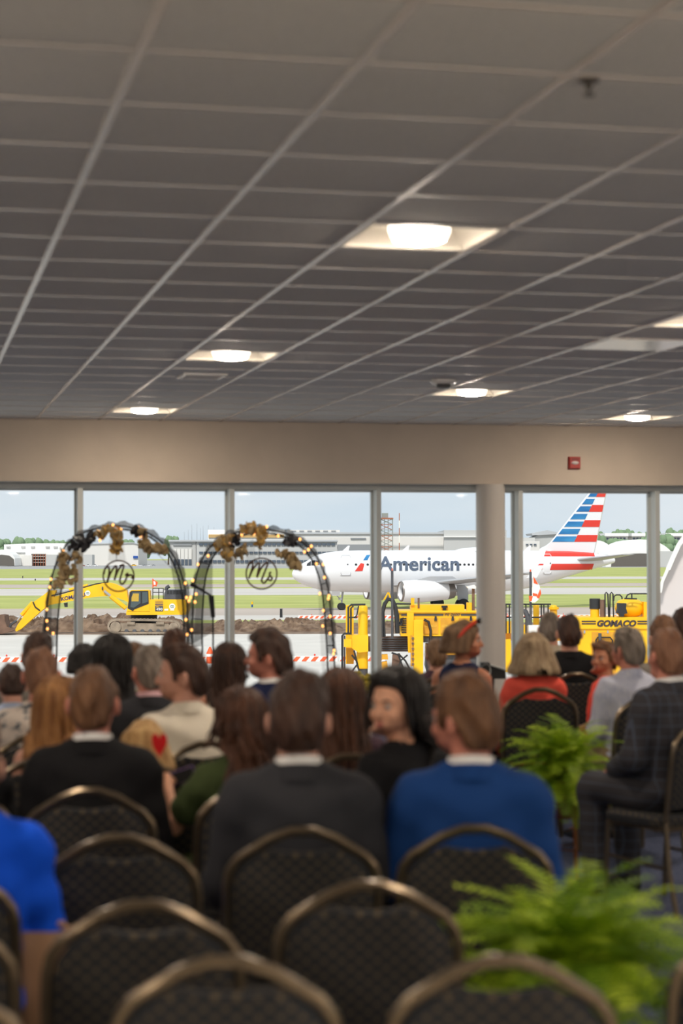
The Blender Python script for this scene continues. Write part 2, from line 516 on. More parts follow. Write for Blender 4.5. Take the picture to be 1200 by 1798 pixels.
for n_, a, b, mt, z in rows:
    strip(n_, gdist(a), 22.0 if b is None else gdist(b), mt, z)
strip('ground_beyond', 9000, gdist(983), M_grass, 0, -4000, 4000)
# building wall under the hall so that the floor does not float
struct(build(MB().bb((XL - .3, YB - .3, GROUND), (XR + .3, GY + .25, -.4)), 'wall_storey_below', M_conc))

# ---- dug-up soil bank
rng = random.Random(3)
def soil_bank(name, label, pxa, pxb, D, hmax, dep, seed):
    F = Frame(W((pxa + pxb) / 2, 1000, D) * np.array([1, 1, 0]) + np.array([0, 0, GROUND]))
    xa = F.P(pxa, 1100)[0]; xb = F.P(pxb, 1100)[0]
    nx, ny = max(20, int((xb - xa) / .2)), 22
    rg = np.random.RandomState(seed)
    N = rg.rand(nx + 12, ny + 8)
    K = np.ones(5) / 5
    S = np.apply_along_axis(lambda c: np.convolve(c, K, 'same'), 0, N); S = np.apply_along_axis(lambda c: np.convolve(c, np.ones(3) / 3, 'same'), 1, S)
    S = (S - S.min()) / (S.max() - S.min())
    vs = []; fs = []
    for i in range(nx + 1):
        for j in range(ny + 1):
            u, v = i / nx, j / ny
            env = math.sin(PI * v) ** .6 * min(1, 8 * u, 8 * (1 - u))
            vs.append((xa + (xb - xa) * u, (v - .5) * dep, env * hmax * (.25 + .85 * S[i + 5, j + 3] + .5 * (N[i + 5, j + 3] - .5)) - .05))
    for i in range(nx):
        for j in range(ny):
            a = i * (ny + 1) + j
            fs.append((a, a + ny + 1, a + ny + 2, a + 1))
    o = build(MB().add(vs, fs), name, M_dirt, None, False, F.b, F.a)
    tag(o, label, 'soil bank')
soil_bank('soil_bank', 'long bank of dug brown soil behind and left of the excavator', -40, 350, 143, 1.15, 7, 5)
soil_bank('soil_bank', 'low heap of brown soil right of the excavator, below the second arch', 352, 610, 143, .85, 7, 9)
soil_bank('soil_bank', 'grey rubble bank beyond the yellow paving machines', 612, 900, 150, .5, 5, 19)

# ---- airliner
PLB = W(800, 1000, 200) * np.array([1, 1, 0]) + np.array([0, 0, GROUND])
PLA = -YAW + math.radians(17)
PF = Frame(PLB, PLA)
plane = thing('airliner', 'white twin-engine passenger jet with a striped red, white and blue tail', 'airplane', PLB, PLA)
M_pw = mat('airliner_white', srgb(238, 238, 240), .28)
M_pg = mat('airliner_grey', srgb(176, 176, 178), .4)
M_pd = mat('airliner_dark', (.03, .03, .035), .4)
M_pm = mat('nacelle_metal', srgb(150, 142, 136), .35, .7)
M_blue = mat('livery_blue', srgb(18, 92, 160), .35, col2=srgb(60, 150, 205), scale=.6, stretch=(.3, 1, 2), lo=.3, hi=.7)
M_lred = mat('livery_red', srgb(226, 62, 48), .35)
M_lgrey = mat('livery_lettering', srgb(88, 100, 120), .4)
ZG = 0.0
prof = [(513, 1007.5, 1008.5), (514.5, 1003, 1013), (518, 998, 1017.5), (525, 992.5, 1022.5), (534, 988, 1027), (542, 983.5, 1030), (550, 978, 1032.6), (560, 973.5, 1035), (575, 969.8, 1037.4), (598, 967.2, 1039), (630, 966.3, 1040),
        (700, 966.3, 1040), (800, 966.3, 1039.5), (880, 966.3, 1038.5), (905, 966.4, 1036.5), (930, 966.6, 1032), (960, 967, 1024), (1000, 967.8, 1011.5), (1030, 969.5, 1002.5), (1055, 972.8, 995.5), (1072, 976.5, 990.5), (1079, 980, 988)]
secs = []
fus = []
for px, ta, bo in prof:
    a = PF.P(px, ta); b = PF.P(px, bo)
    cz, rz = (a[2] + b[2]) / 2, (a[2] - b[2]) / 2
    ry = min(rz, 1.98); x = a[0]
    fus.append((x, cz, rz, ry))
    secs.append([(x, ry * math.cos(2 * PI * k / 36), cz + rz * math.sin(2 * PI * k / 36)) for k in range(36)])
build(MB().loft(secs), 'fuselage', M_pw, plane, True)
fus_a = np.array(fus)
def fy(x, z, off=.0):
    """near side surface of the fuselage"""
    cz, rz, ry = [np.interp(x, fus_a[:, 0], fus_a[:, k]) for k in (1, 2, 3)]
    q = max(0.0, 1 - ((z - cz) / rz) ** 2)
    return -(ry * math.sqrt(q)) - off
def on_skin(px, py, off=.03):
    y = -2.0
    for _ in range(5):
        p = PF.P(px, py, y); y = fy(p[0], p[2], off)
    return p[0], y, p[2]
def skin_patch(name, outline, mt, parent, off=.035, n=10):
    """a thin plate that follows the fuselage, outline in pixels (4 corners: tl, tr, br, bl)"""
    tl, tr, br, bl = outline
    vs = []; fs = []
    for i in range(n + 1):
        for j in range(n + 1):
            u, v = i / n, j / n
            px = (tl[0] * (1 - u) + tr[0] * u) * (1 - v) + (bl[0] * (1 - u) + br[0] * u) * v
            py = (tl[1] * (1 - u) + tr[1] * u) * (1 - v) + (bl[1] * (1 - u) + br[1] * u) * v
            vs.append(on_skin(px, py, off))
    for i in range(n):
        for j in range(n):
            a = i * (n + 1) + j
            fs.append((a, a + n + 1, a + n + 2, a + 1))
    return build(MB().add(vs, fs), name, mt, parent, True)
# cockpit glazing
for pts_ in (((539.5, 989.5), (546.5, 984.8), (546, 993.3), (538.5, 993.8)), ((547.3, 984.6), (553.5, 983.4), (555, 992.3), (546.8, 993.2)), ((554.3, 983.6), (559.5, 985.5), (560.5, 991.5), (555.7, 992.2))):
    skin_patch('cockpit_window', pts_, M_pd, plane, .02, 5)
# front door outline and sill, aft door
M_seam = mat('door_seam', srgb(205, 205, 208), .4)
def door(px0, px1, py0, py1, mt):
    b = MB(); pts_ = []
    for q in [(px0 + 2, py0), (px1 - 2, py0), (px1, py0 + 3), (px1, py1 - 3), (px1 - 2, py1), (px0 + 2, py1), (px0, py1 - 3), (px0, py0 + 3)]:
        pts_.append(on_skin(q[0], q[1], .02))
    b.tube(pts_, .045, 6, closed=True)
    d = build(b, 'door', mt, plane)
    skin_patch('sill', ((px0 - 1, py1 + .2), (px1 + 1, py1 + .2), (px1 + 1, py1 + 1.2), (px0 - 1, py1 + 1.2)), M_pg, d, .03, 3)
    skin_patch('porthole', ((px0 + 11, py0 + 15), (px0 + 13, py0 + 15), (px0 + 13, py0 + 17), (px0 + 11, py0 + 17)), M_pd, d, .03, 2)
door(599, 616, 975, 1010, M_seam)
door(955, 968, 973, 1007, M_pw)
# cabin windows
wm = MB(); wm.lathe([(.13, -.02), (.13, .02)], n=10, axis='y'); wmm = wm.mesh('cabin_window')
for px in [625.5, 646] + [664 + 7.6 * k for k in range(0, 30)]:
    if 702 < px < 800 and False: continue
    if 948 < px < 975: continue
    q = on_skin(px, 991.5, .0)
    link('cabin_window', wmm, M_pd, plane, q)
# lettering
tx = text_mesh('American', 1.0, .022)
xs_ = [v.co.x for v in tx.vertices]; ys_ = [v.co.y for v in tx.vertices]
x0t, x1t, y0t, y1t = min(xs_), max(xs_), min(ys_), max(ys_)
bmx = bmesh.new(); bmx.from_mesh(tx)
for k in range(1, 9):
    g = bmx.verts[:] + bmx.edges[:] + bmx.faces[:]
    bmesh.ops.bisect_plane(bmx, geom=g, plane_co=(0, y0t + (y1t - y0t) * k / 9, 0), plane_no=(0, 1, 0))
bmx.to_mesh(tx); bmx.free()
text_to_wall(tx, lambda x, y, z: on_skin(664 + (x - x0t) / (x1t - x0t) * 143, 1002.3 - (y - y0t) / (y1t - y0t) * 25.6, .04))
link('lettering', tx, M_lgrey, plane)
# symbol by the front door
skin_patch('emblem', ((644, 974.5), (650.5, 974), (645.5, 983.5), (638, 983.8)), M_blue, plane)
skin_patch('emblem', ((634, 988.5), (640, 990), (637, 1002.5), (623.5, 1003)), M_lred, plane)
# red bands on the tail cone
skin_patch('livery_band', ((959, 966.3), (1043, 966.5), (1045, 976.8), (956, 976.8)), M_lred, plane, .03, 14)
skin_patch('livery_band', ((969.5, 990), (1043.5, 990), (1040, 1000.5), (966, 1001)), M_lred, plane, .03, 14)
skin_patch('livery_band', ((948, 990), (955, 990), (954, 993.2), (944, 993.2)), M_lred, plane, .03, 4)
skin_patch('livery_band', ((942, 997.5), (953.5, 997.5), (952, 1000.6), (938, 1000.8)), M_lred, plane, .03, 4)
# fin
fo = [(948, 964), (958, 959), (966, 952.5), (974, 943), (1036.5, 863), (1040, 861.8), (1065, 861.8), (1066.2, 864), (1044.5, 972), (1040, 976), (990, 985), (948, 972)]
fin = MB(); fpts = PF.pts(fo, 0.0)
def fat_plate(mb, pts_, th, inset=.06):
    c = sum((Vector(p) for p in pts_), Vector()) / len(pts_)
    a = [tuple(Vector(p) + Vector((0, -th, 0)) + (c - Vector(p)) * inset) for p in pts_]
    b_ = [tuple(Vector(p) + Vector((0, th, 0)) + (c - Vector(p)) * inset) for p in pts_]
    mb.loft([a, [tuple(p) for p in pts_], b_])
fat_plate(fin, fpts, .16)
fin_o = build(fin, 'fin', M_pw, plane)
def fin_patch(name, l, mt, y=-.2):
    b = MB(); b.prism(PF.pts(l, y), (0, .1, 0)); build(b, name, mt, fin_o)
def fx_le(y): return 1037.5 + (y - 863) * (974 - 1037.5) / (943 - 863)
def fx_te(y): return 1065.6 + (y - 864) * (1045.5 - 1065.6) / (968 - 864)
def fx_mid(y): return 1051 + (y - 864) * (1009 - 1051) / (951 - 864)
blues = [(864, 872.2), (876, 885.4), (889, 898.4), (902.3, 911.8), (915.6, 925), (928.6, 938), (941.8, 951.3)]
for a, b in blues: fin_patch('stripe_blue', [(fx_le(a) + 3, a), (fx_mid(a), a), (fx_mid(b), b), (fx_le(b) + 3, b)], M_blue)
for a, b in [(864, 872.5), (886.5, 898.6), (913.3, 925.2), (939.3, 951.3)]:
    fin_patch('stripe_red', [(fx_mid(a) + .5, a), (fx_te(a) - .8, a), (fx_te(b) - .8, b), (fx_mid(b) + .5, b)], M_lred)
# tailplane (near side) and far side
def aero(name, root, tip, parent, mt, th=.12):
    """root/tip: (x_le, chord, y, z)"""
    def sec(x, c, y, z, t):
        u = [0, .02, .08, .2, .4, .7, 1.0]; h = [0, .35, .7, .98, 1, .6, .04]
        return [(x + c * a, y, z + t * b) for a, b in zip(u, h)] + [(x + c * a, y, z - t * b * .7) for a, b in list(zip(u, h))[::-1][:-1]]
    b = MB(); b.loft([sec(*root, th * root[1] * .55), sec(*tip, th * tip[1] * .45)])
    return build(b, name, mt, parent, True)
tz = PF.P(1030, 984, -1.0)[2]
tx0 = PF.P(1008, 985, -1.2)[0]
aero('tailplane', (tx0, 3.6, -.6, tz), (tx0 + 3.4, 1.4, -6.1, tz + .62), plane, M_pg)
aero('tailplane', (tx0, 3.6, .6, tz), (tx0 + 3.4, 1.4, 6.1, tz + .62), plane, M_pg)
# wings
zw = PF.P(760, 1026, -2.0)[2]
xr = PF.P(690, 1020, -2.0)[0]
for s_ in (-1, 1):
    w = aero('wing', (xr + .2, 6.6, s_ * 1.4, zw - .1), (xr + 3.4, 3.9, s_ * 6.4, zw + .28), plane, M_pg, .13)
    w2 = aero('wing', (xr + 3.4, 3.9, s_ * 6.4, zw + .28), (xr + 8.6, 1.5, s_ * 16.8, zw + 1.25), plane, M_pg, .12)
    b = MB(); fat_plate(b, [(xr + 8.7, s_ * 16.8, zw + .75), (xr + 9.8, s_ * 16.8, zw + .75), (xr + 10.6, s_ * 16.8, zw + 2.0), (xr + 9.9, s_ * 16.8, zw + 2.0)], .05); build(b, 'wingtip_fence', M_pw, plane)
    for fyy, xo in ((4.6, 5.2), (8.6, 6.0), (12.2, 7.0)):
        b = MB(); b.loft([[(xr + xo - 1.0 + dx, s_ * fyy + r * math.cos(a), zw + .02 + fyy * .06 + r * math.sin(a) * 1.3) for a in [2 * PI * k / 8 for k in range(8)]] for dx, r in ((0, .03), (.7, .16), (1.6, .19), (2.6, .12), (3.2, .02))])
        build(b, 'flap_fairing', M_pg, plane, True)
    # nacelle
    zc = PF.P(750, 1038, -5.75)[2]; x0 = PF.P(703, 1038, -5.75)[0]
    L = PF.P(785, 1038, -5.75)[0] - x0
    nc = MB(); nc.lathe([(.84, .5), (.86, .12), (.93, .0), (1.02, .08), (1.13, .6), (1.17, 1.5), (1.13, 2.6), (1.0, 3.6), (.9, L)], (x0, s_ * 5.75, zc), 32, 'x', caps=False)
    no = build(nc, 'nacelle', M_pw, plane, True)
    lip = MB(); lip.lathe([(.86, .14), (.9, .02), (.95, -.03), (1.01, .02), (1.045, .15), (1.0, .16)], (x0, s_ * 5.75, zc), 32, 'x', caps=False); build(lip, 'intake_lip', M_pm, no, True)
    fan = MB(); fan.lathe([(.85, .6), (.3, .62), (.02, .3)], (x0, s_ * 5.75, zc), 24, 'x', caps=False); build(fan, 'fan', M_pd, no, True)
    ex = MB(); ex.lathe([(.9, L - .02), (.72, L + .75), (.6, L + .8), (.35, L + .6), (.02, L + 1.2)], (x0, s_ * 5.75, zc), 24, 'x', caps=False); build(ex, 'exhaust_nozzle', M_pm, no, True)
    st = MB(); st.bb((x0 + .9, s_ * 5.75 + .02, zc + .95), (x0 + 1.9, s_ * 5.75 - .02, zc + 1.16)); build(st, 'strake', M_pg, no)
    py_ = MB(); py_.prism([(x0 + 1.2, s_ * 5.75 - .18, zc + 1.0), (x0 + 4.6, s_ * 5.75 - .18, zc + .75), (x0 + 6.3, s_ * 5.75 - .18, zc + 1.1), (x0 + 5.6, s_ * 5.75 - .18, zc + 1.5), (x0 + 3.2, s_ * 5.75 - .18, zc + 1.5)], (0, .36, 0)); build(py_, 'pylon', M_pg, no)
# belly fairing
bf = MB(); bfx = PF.P(690, 1040, 0)[0]
bz = PF.P(760, 1040, 0)[2]
bf.loft([[(bfx + dx, r * 1.9 * math.cos(a), bz + .35 + r * math.sin(a)) for a in [2 * PI * k / 16 for k in range(16)]] for dx, r in ((0, .1), (1.2, .6), (3, .8), (6.5, .8), (9, .55), (10.5, .1))])
build(bf, 'belly_fairing', M_pw, plane, True)
# gear
M_tyre = mat('tyre_black', (.02, .02, .022), .8)
def wheel(mb, x, y, z, r, w):
    mb.lathe([(r * .55, -w / 2), (r * .93, -w / 2), (r, -w / 4), (r, w / 4), (r * .93, w / 2), (r * .55, w / 2)], (x, y, z), 24, 'y')
ng = PF.P(600, 1062, 0)
g = MB(); g.tube([(ng[0], 0, .38), (ng[0] + .05, 0, 1.1), (ng[0] + .15, 0, 2.0)], [.07, .09, .12], 8); g.tube([(ng[0] + .1, 0, .9), (ng[0] - .9, 0, 1.9)], .05, 6); g.bb((ng[0] - .25, -.3, 1.05), (ng[0] - .05, .3, 1.3)); g.tube([(ng[0], -.35, .38), (ng[0], .35, .38)], .06, 8)
gear = build(g, 'nose_gear', M_pg, plane)
for s_ in (-.25, .25):
    b = MB(); wheel(b, ng[0], s_, .38, .38, .22); wo = build(b, 'wheel', M_tyre, gear, True)
    hb = MB(); hb.lathe([(.2, -.12), (.06, -.14)], (ng[0], s_, .38), 16, 'y'); hb.lathe([(.06, .14), (.2, .12)], (ng[0], s_, .38), 16, 'y'); 
dr = MB(); dr.prism([(ng[0] - .3, -.45, 1.5), (ng[0] - 1.2, -.45, 1.5), (ng[0] - 1.2, -.5, 2.0), (ng[0] - .3, -.5, 2.0)], (0, .03, 0)); build(dr, 'gear_door', M_pw, gear)
for s_ in (-1, 1):
    mg = PF.P(812, 1058, s_ * 3.8)
    xg = PF.P(812, 1058, -3.8)[0]
    g = MB(); g.tube([(xg, s_ * 3.8, .58), (xg, s_ * 3.75, 2.3)], .12, 8); g.tube([(xg, s_ * 3.8, 1.2), (xg - .1, s_ * 2.4, 2.1)], .08, 6)
    g.prism([(xg - .55, s_ * 4.0, 1.0), (xg + .6, s_ * 4.0, 1.0), (xg + .6, s_ * 4.0, 2.6), (xg - .7, s_ * 4.0, 2.6)], (0, .05, 0))
    go = build(g, 'main_gear', M_pg, plane)
    for dy in (-.45, .45):
        b = MB(); wheel(b, xg, s_ * 3.8 + dy, .58, .58, .42); build(b, 'wheel', M_tyre, go, True)
# antennas on the spine
for px, py in ((608, 967), (713, 966.5), (927, 966.5)):
    q = PF.P(px, py, 0); b = MB(); fat_plate(b, [(q[0] - .5, 0, q[2] - .1), (q[0] + .25, 0, q[2] - .1), (q[0] + .42, 0, q[2] + .52), (q[0] + .2, 0, q[2] + .52)], .03); build(b, 'antenna', M_pw, plane)
b = MB(); q = PF.P(840, 966, 0); b.loft([[(q[0] + dx, r * 2 * math.cos(a), q[2] - .12 + r * 1.1 * math.sin(a)) for a in [2 * PI * k / 12 for k in range(12)]] for dx, r in ((-3, .02), (-1.8, .3), (0, .42), (1.8, .3), (3, .02))]); build(b, 'radome', M_pw, plane, True)

# ---- excavator
M_yel = mat('machine_yellow', srgb(252, 192, 16), .45, var=.06, scale=1.2)
M_yel2 = mat('faded_yellow', srgb(224, 160, 40), .6, var=.1, scale=2.5)
M_mgrey = mat('machine_grey', srgb(78, 78, 82), .6, var=.1, scale=3)
M_mblack = mat('machine_black', (.022, .022, .024), .55)
M_dust = mat('dusty_track', srgb(150, 134, 116), .9, var=.2, scale=2.2)
M_steel = mat('rod_steel', srgb(205, 202, 198), .25, .8)
M_cabglass = mat('cab_glass', srgb(70, 82, 84), .08, spec=.8)
M_navy = mat('lettering_navy', srgb(46, 44, 96), .5)
M_white_p = mat('paint_white', srgb(238, 236, 230), .5)
M_orange = mat('safety_orange', srgb(236, 92, 40), .6)
M_green = mat('decal_green', srgb(60, 110, 84), .6)
M_brown = mat('rusty_steel', srgb(120, 92, 76), .8, var=.2, scale=2)
def frame_at(px, D, a=-YAW):
    return Frame(W(px, 1000, D) * np.array([1, 1, 0]) + np.array([0, 0, GROUND]), a)
def slab(F, parent, name, l, mt, y0, y1, smooth=False):
    return build(MB().prism(F.pts(l, y0), (0, y1 - y0, 0)), name, mt, parent, smooth)
def rod(F, parent, name, l, r, mt, y=0.0, n=8):
    return build(MB().tube(F.pts(l, y), r, n), name, mt, parent, True)
def flat_text(F, parent, s, px0, py0, px1, py1, y, mt, bold=.02, shear=0.0, ang=0.0):
    """lettering inside the pixel box, lying on the plane y"""
    me = text_mesh(s, 1.0, bold, shear)
    xs = [v.co.x for v in me.vertices]; ys = [v.co.y for v in me.vertices]
    a, b, c, d = min(xs), max(xs), min(ys), max(ys)
    cx, cy = (px0 + px1) / 2, (py0 + py1) / 2
    ca, sa = math.cos(ang), math.sin(ang)
    def fn(x, yy, z):
        u = (x - a) / (b - a) * (px1 - px0) - (px1 - px0) / 2
        v = -((yy - c) / (d - c) * (py1 - py0) - (py1 - py0) / 2)
        return F.P(cx + u * ca + v * sa, cy - u * sa + v * ca, y)
    text_to_wall(me, fn)
    return link('lettering', me, mt, parent)

EF = frame_at(250, 136)
exc = thing('excavator', 'yellow tracked excavator with its boom stretched left over the dug soil', 'excavator', EF.b, EF.a)
# tracks
to = [(188.5, 1100), (190, 1093), (195, 1088), (203, 1086.3), (250, 1086.6), (300, 1088), (309, 1089.5), (315, 1094), (317, 1100), (314, 1106), (307, 1111), (296, 1113), (205, 1113.4), (196, 1111), (190.5, 1106)]
def inset(l, k, c=(253, 1100), kx=None):
    kx = kx or k
    return [(c[0] + (x - c[0]) * kx, c[1] + (y - c[1]) * k) for x, y in l]
for s_, (ya, yb) in ((-1, (-1.85, -1.2)), (1, (1.2, 1.85))):
    b = MB(); o_ = EF.pts(to, ya); i_ = EF.pts(inset(to, .72, kx=.95), ya)
    n = len(to); vs = [Vector(p) for p in o_] + [Vector(p) for p in i_]; vs += [p + Vector((0, yb - ya, 0)) for p in vs]
    fs = []
    for k in range(n):
        l = (k + 1) % n
        fs += [(k, l, n + l, n + k), (2 * n + k, 3 * n + k, 3 * n + l, 2 * n + l), (k, 2 * n + k, 2 * n + l, l), (n + k, n + l, 3 * n + l, 3 * n + k)]
    b.add(vs, fs); tr = build(b, 'track', M_dust, exc)
    # shoe grousers along the belt
    gm = MB(); gm.bb((-.05, 0, -.03), (.05, yb - ya, .03)); gme = gm.mesh('track_shoe')
    per = EF.pts(to, ya)
    for k in range(n):
        p, q = Vector(per[k]), Vector(per[(k + 1) % n]); L = (q - p).length; m_ = max(1, int(L / .24))
        for j in range(m_):
            w = p.lerp(q, (j + .5) / m_); d = (q - p).normalized()
            s0 = link('track_shoe', gme, M_dust, tr, w); s0.rotation_euler = (0, -math.atan2(d.z, d.x), 0)
    slab(EF, exc, 'track_frame', [(212, 1094), (296, 1095), (300, 1101), (296, 1108), (212, 1108), (206, 1101)], M_dust, ya + .1, yb - .1)
    for wx, wy, r in ((203, 1101, .38), (305, 1101.5, .34)):
        q = EF.P(wx, wy, ya); b = MB(); b.lathe([(r * .4, ya - .02), (r, ya), (r, yb), (r * .4, yb + .02)], (q[0], 0, q[2]), 20, 'y'); build(b, 'sprocket', M_dust, exc, True)
    for wx in (222, 236, 250, 264, 278, 290):
        q = EF.P(wx, 1108.5, ya); b = MB(); b.lathe([(.05, ya + .02), (.15, ya + .05), (.15, yb - .05), (.05, yb)], (q[0], 0, q[2]), 12, 'y'); build(b, 'roller', M_mgrey, exc, True)
    for wx in (230, 281):
        slab(EF, exc, 'step_plate', [(wx - 7, 1092), (wx + 7, 1092), (wx + 7, 1096.5), (wx - 7, 1096.5)], M_dust, ya - .04, ya + .1)
b = MB(); q0 = EF.P(253, 1086, 0); b.lathe([(.95, q0[2] - .35), (.95, q0[2] + .35)], (q0[0], 0, 0), 28); build(b, 'slew_ring', M_mblack, exc, True)
# upper works
slab(EF, exc, 'deck', [(221.5, 1074), (326, 1074), (326, 1079.5), (222, 1080)], M_yel, -1.55, 1.55)
slab(EF, exc, 'body', [(263.5, 1052.5), (320, 1052.5), (327, 1054), (329, 1062), (328, 1074), (263.5, 1074)], M_yel, -1.5, 1.5)
hood = slab(EF, exc, 'engine_hood', [(288, 1052.5), (288.5, 1042), (291, 1036), (319.5, 1035.8), (321, 1052.5)], M_mgrey, -1.4, 1.4)
for k in range(5): slab(EF, hood, 'louvre', [(293 + k * 5.5, 1037), (297.3 + k * 5.5, 1037), (297.3 + k * 5.5, 1043), (293 + k * 5.5, 1043)], M_mblack, -1.43, -1.39)
rod(EF, exc, 'exhaust_pipe', [(291, 1037), (293.5, 1031.5), (297.5, 1029)], .14, M_mgrey, -.4)
rl = MB()
for l in ([(268.5, 1052), (268.5, 1033)], [(279, 1052), (279, 1033)], [(287, 1052), (287, 1033)], [(268.5, 1033), (287, 1033)], [(268.5, 1040), (287, 1040)]):
    rl.tube(EF.pts(l, -1.35), .03, 6)
build(rl, 'handrail', M_mblack, exc)
cab = slab(EF, exc, 'cab', [(222.5, 1073.5), (224.5, 1060), (227.5, 1039), (230.5, 1036), (261, 1035.6), (263, 1037.5), (263.4, 1073.5)], M_yel, -1.5, -.45)
slab(EF, cab, 'cab_frame', [(224.2, 1068), (227.8, 1040), (231, 1037.6), (260.5, 1037.4), (261.3, 1060), (236, 1070), (233.5, 1073)], M_mblack, -1.53, -1.49)
slab(EF, cab, 'pane', [(229, 1066), (232.5, 1040), (247, 1039.5), (247, 1059), (235, 1067.5)], M_cabglass, -1.55, -1.52)
slab(EF, cab, 'pane', [(249.8, 1039.5), (259.3, 1039.3), (259.8, 1057), (249.8, 1060)], M_cabglass, -1.55, -1.52)
slab(EF, cab, 'seat_cover', [(231, 1049), (234, 1042), (244, 1042), (243.5, 1056), (231, 1056)], mat('cab_seat_tan', srgb(196, 160, 60), .6), -1.56, -1.545)
for k, c_ in enumerate((1055, 1058, 1061)):
    slab(EF, exc, 'stripe', [(272.5, c_), (286.5, c_), (286.5, c_ + (.7, 1.2, 1.8)[k]), (272.5, c_ + (.7, 1.2, 1.8)[k])], M_navy, -1.52, -1.49)
pl_ = slab(EF, exc, 'model_plate', [(272.5, 1064), (286.5, 1064), (286.5, 1073.5), (272.5, 1073.5)], M_mgrey, -1.52, -1.49)
flat_text(EF, pl_, '490', 274.5, 1067.5, 285.5, 1072, -1.53, M_white_p)
flat_text(EF, pl_, 'PC', 274.8, 1064.6, 279.5, 1066.8, -1.53, M_yel)
def decal(px, py, r, y, parent, base=True):
    q = EF.P(px, py, y); b = MB(); b.lathe([(r, -.01), (r, .01)], q, 24, 'y')
    d = build(b, 'decal', M_white_p, parent)
    for s_ in (-1, 1):
        b = MB(); b.tube([(q[0] + s_ * r * .25 + r * .26 * math.cos(a), y - .015, q[2] + r * .36 * math.sin(a)) for a in [2 * PI * k / 12 for k in range(12)]], r * .08, 5, closed=True); build(b, 'ring', M_green, d)
decal(302.5, 1065, .22, -1.52, exc)
slab(EF, exc, 'decal', [(288.8, 1069), (295.5, 1069), (295.5, 1072), (288.8, 1072)], M_white_p, -1.52, -1.49)
slab(EF, exc, 'decal', [(299.5, 1068.5), (305.5, 1068.5), (306, 1072), (299, 1072)], M_white_p, -1.52, -1.49)
# boom, arm, bucket
boom = slab(EF, exc, 'boom', [(226, 1058), (222.5, 1036), (212, 1029.5), (201.7, 1025.2), (193, 1023), (184, 1023.3), (166.7, 1027), (143, 1033.5), (111.7, 1042.8), (87, 1050.8), (84.5, 1057), (87, 1062.3), (110, 1058), (143, 1051.7), (166.7, 1048), (188, 1046.5), (203, 1048.3), (218, 1054)], M_yel, -.38, .38)
flat_text(EF, boom, 'KOMATSU', 107, 1044.5, 150, 1051.5, -.4, M_navy, .03, 0, math.radians(11))
decal(154, 1041.5, .19, -.4, boom)
rod(EF, boom, 'pin', [(179, 1033), (181, 1033)], .13, M_mgrey, -.42)
arm = slab(EF, exc, 'arm', [(59, 1057), (78, 1043.5), (86.7, 1036.5), (98.5, 1036.5), (95, 1047), (87, 1061.5), (72, 1073), (37, 1104.5), (28.5, 1109), (26.5, 1106), (31, 1096.7)], M_yel, -.3, .3)
rod(EF, exc, 'arm_cylinder', [(122, 1036.8), (155, 1028.6)], .17, M_yel, .0)
rod(EF, exc, 'cylinder_rod', [(97, 1042.5), (123, 1036.5)], .09, M_steel, .0)
rod(EF, exc, 'cylinder_rod', [(183, 1037.5), (196, 1048)], .1, M_steel, -.52)
rod(EF, exc, 'boom_cylinder', [(194, 1046.5), (221, 1068)], .17, M_yel, -.52)
rod(EF, exc, 'bucket_cylinder', [(58, 1057.5), (38, 1080)], .15, M_yel, .0)
rod(EF, exc, 'cylinder_rod', [(39, 1079), (29, 1092)], .08, M_steel, .0)
rod(EF, exc, 'bucket_link', [(29, 1090), (20, 1096), (16, 1104)], .1, M_mgrey, -.2)
rod(EF, exc, 'hose', [(58, 1057), (62, 1066), (70, 1072)], .05, M_mblack, -.33)
rod(EF, exc, 'hose', [(90, 1046), (111, 1041.5), (145, 1032), (168, 1025.5), (190, 1022.5)], .05, M_mblack, -.33)
slab(EF, boom, 'work_lamp', [(112, 1059), (118, 1058), (118, 1066), (113.5, 1066)], M_mblack, -.2, .1)
slab(EF, exc, 'bucket', [(-9, 1085), (1, 1079), (7.5, 1080.5), (8.5, 1090), (12.5, 1101), (24, 1107), (13, 1110.5), (4, 1113), (-11, 1113)], M_brown, -.9, .9)
rod(EF, exc, 'flag_pole', [(268.5, 1035), (268.3, 1016)], .03, M_orange, -1.3)
slab(EF, exc, 'flag', [(268.5, 1016.5), (273, 1020), (277.5, 1022.5), (275, 1030), (271, 1028.5), (268.5, 1032)], M_orange, -1.32, -1.28)
slab(EF, exc, 'flag_check', [(269.5, 1020), (273, 1021.5), (273.5, 1027), (270, 1027)], M_white_p, -1.34, -1.3)

# ---- paving machine with lifting leg (left) 
AF = frame_at(700, 84)
pav = thing('paving_machine', 'yellow slipform paving machine with tall lifting legs in front of the airliner nose', 'paving machine', AF.b, AF.a)
leg = slab(AF, pav, 'rear_leg', [(607.5, 1063), (621.5, 1062), (621.5, 1166), (607.5, 1166)], M_yel, .8, 1.3)
def cyl(F, parent, name, cx, y0p, y1p, rpx, mt, y, dome=False, n=20):
    a = F.P(cx, y0p, y); b_ = F.P(cx, y1p, y); r = F.P(cx + rpx, y0p, y)[0] - a[0]
    pr = [(r, b_[2]), (r, a[2] - (r * .6 if dome else 0))]
    if dome: pr += [(r * .9, a[2] - r * .3), (r * .6, a[2] - r * .08), (r * .02, a[2])]
    return build(MB().lathe(pr, (a[0], y, 0), n), name, mt, parent, True)
cyl(AF, pav, 'front_leg', 637.5, 1062, 1174, 8.6, M_yel, 0, True)
slab(AF, pav, 'leg_sleeve', [(618, 1115), (647, 1115), (647, 1144), (630, 1146), (618, 1138)], M_yel, -.5, .6)
slab(AF, pav, 'control_box', [(604, 1122), (617.5, 1122), (617.5, 1136), (604, 1136)], M_yel, -.6, .0)
cyl(AF, pav, 'leg_barrel', 636.5, 1144, 1173, 10, M_yel, 0)
cyl(AF, pav, 'piston', 638.5, 1172, 1190, 7.5, M_mgrey, 0)
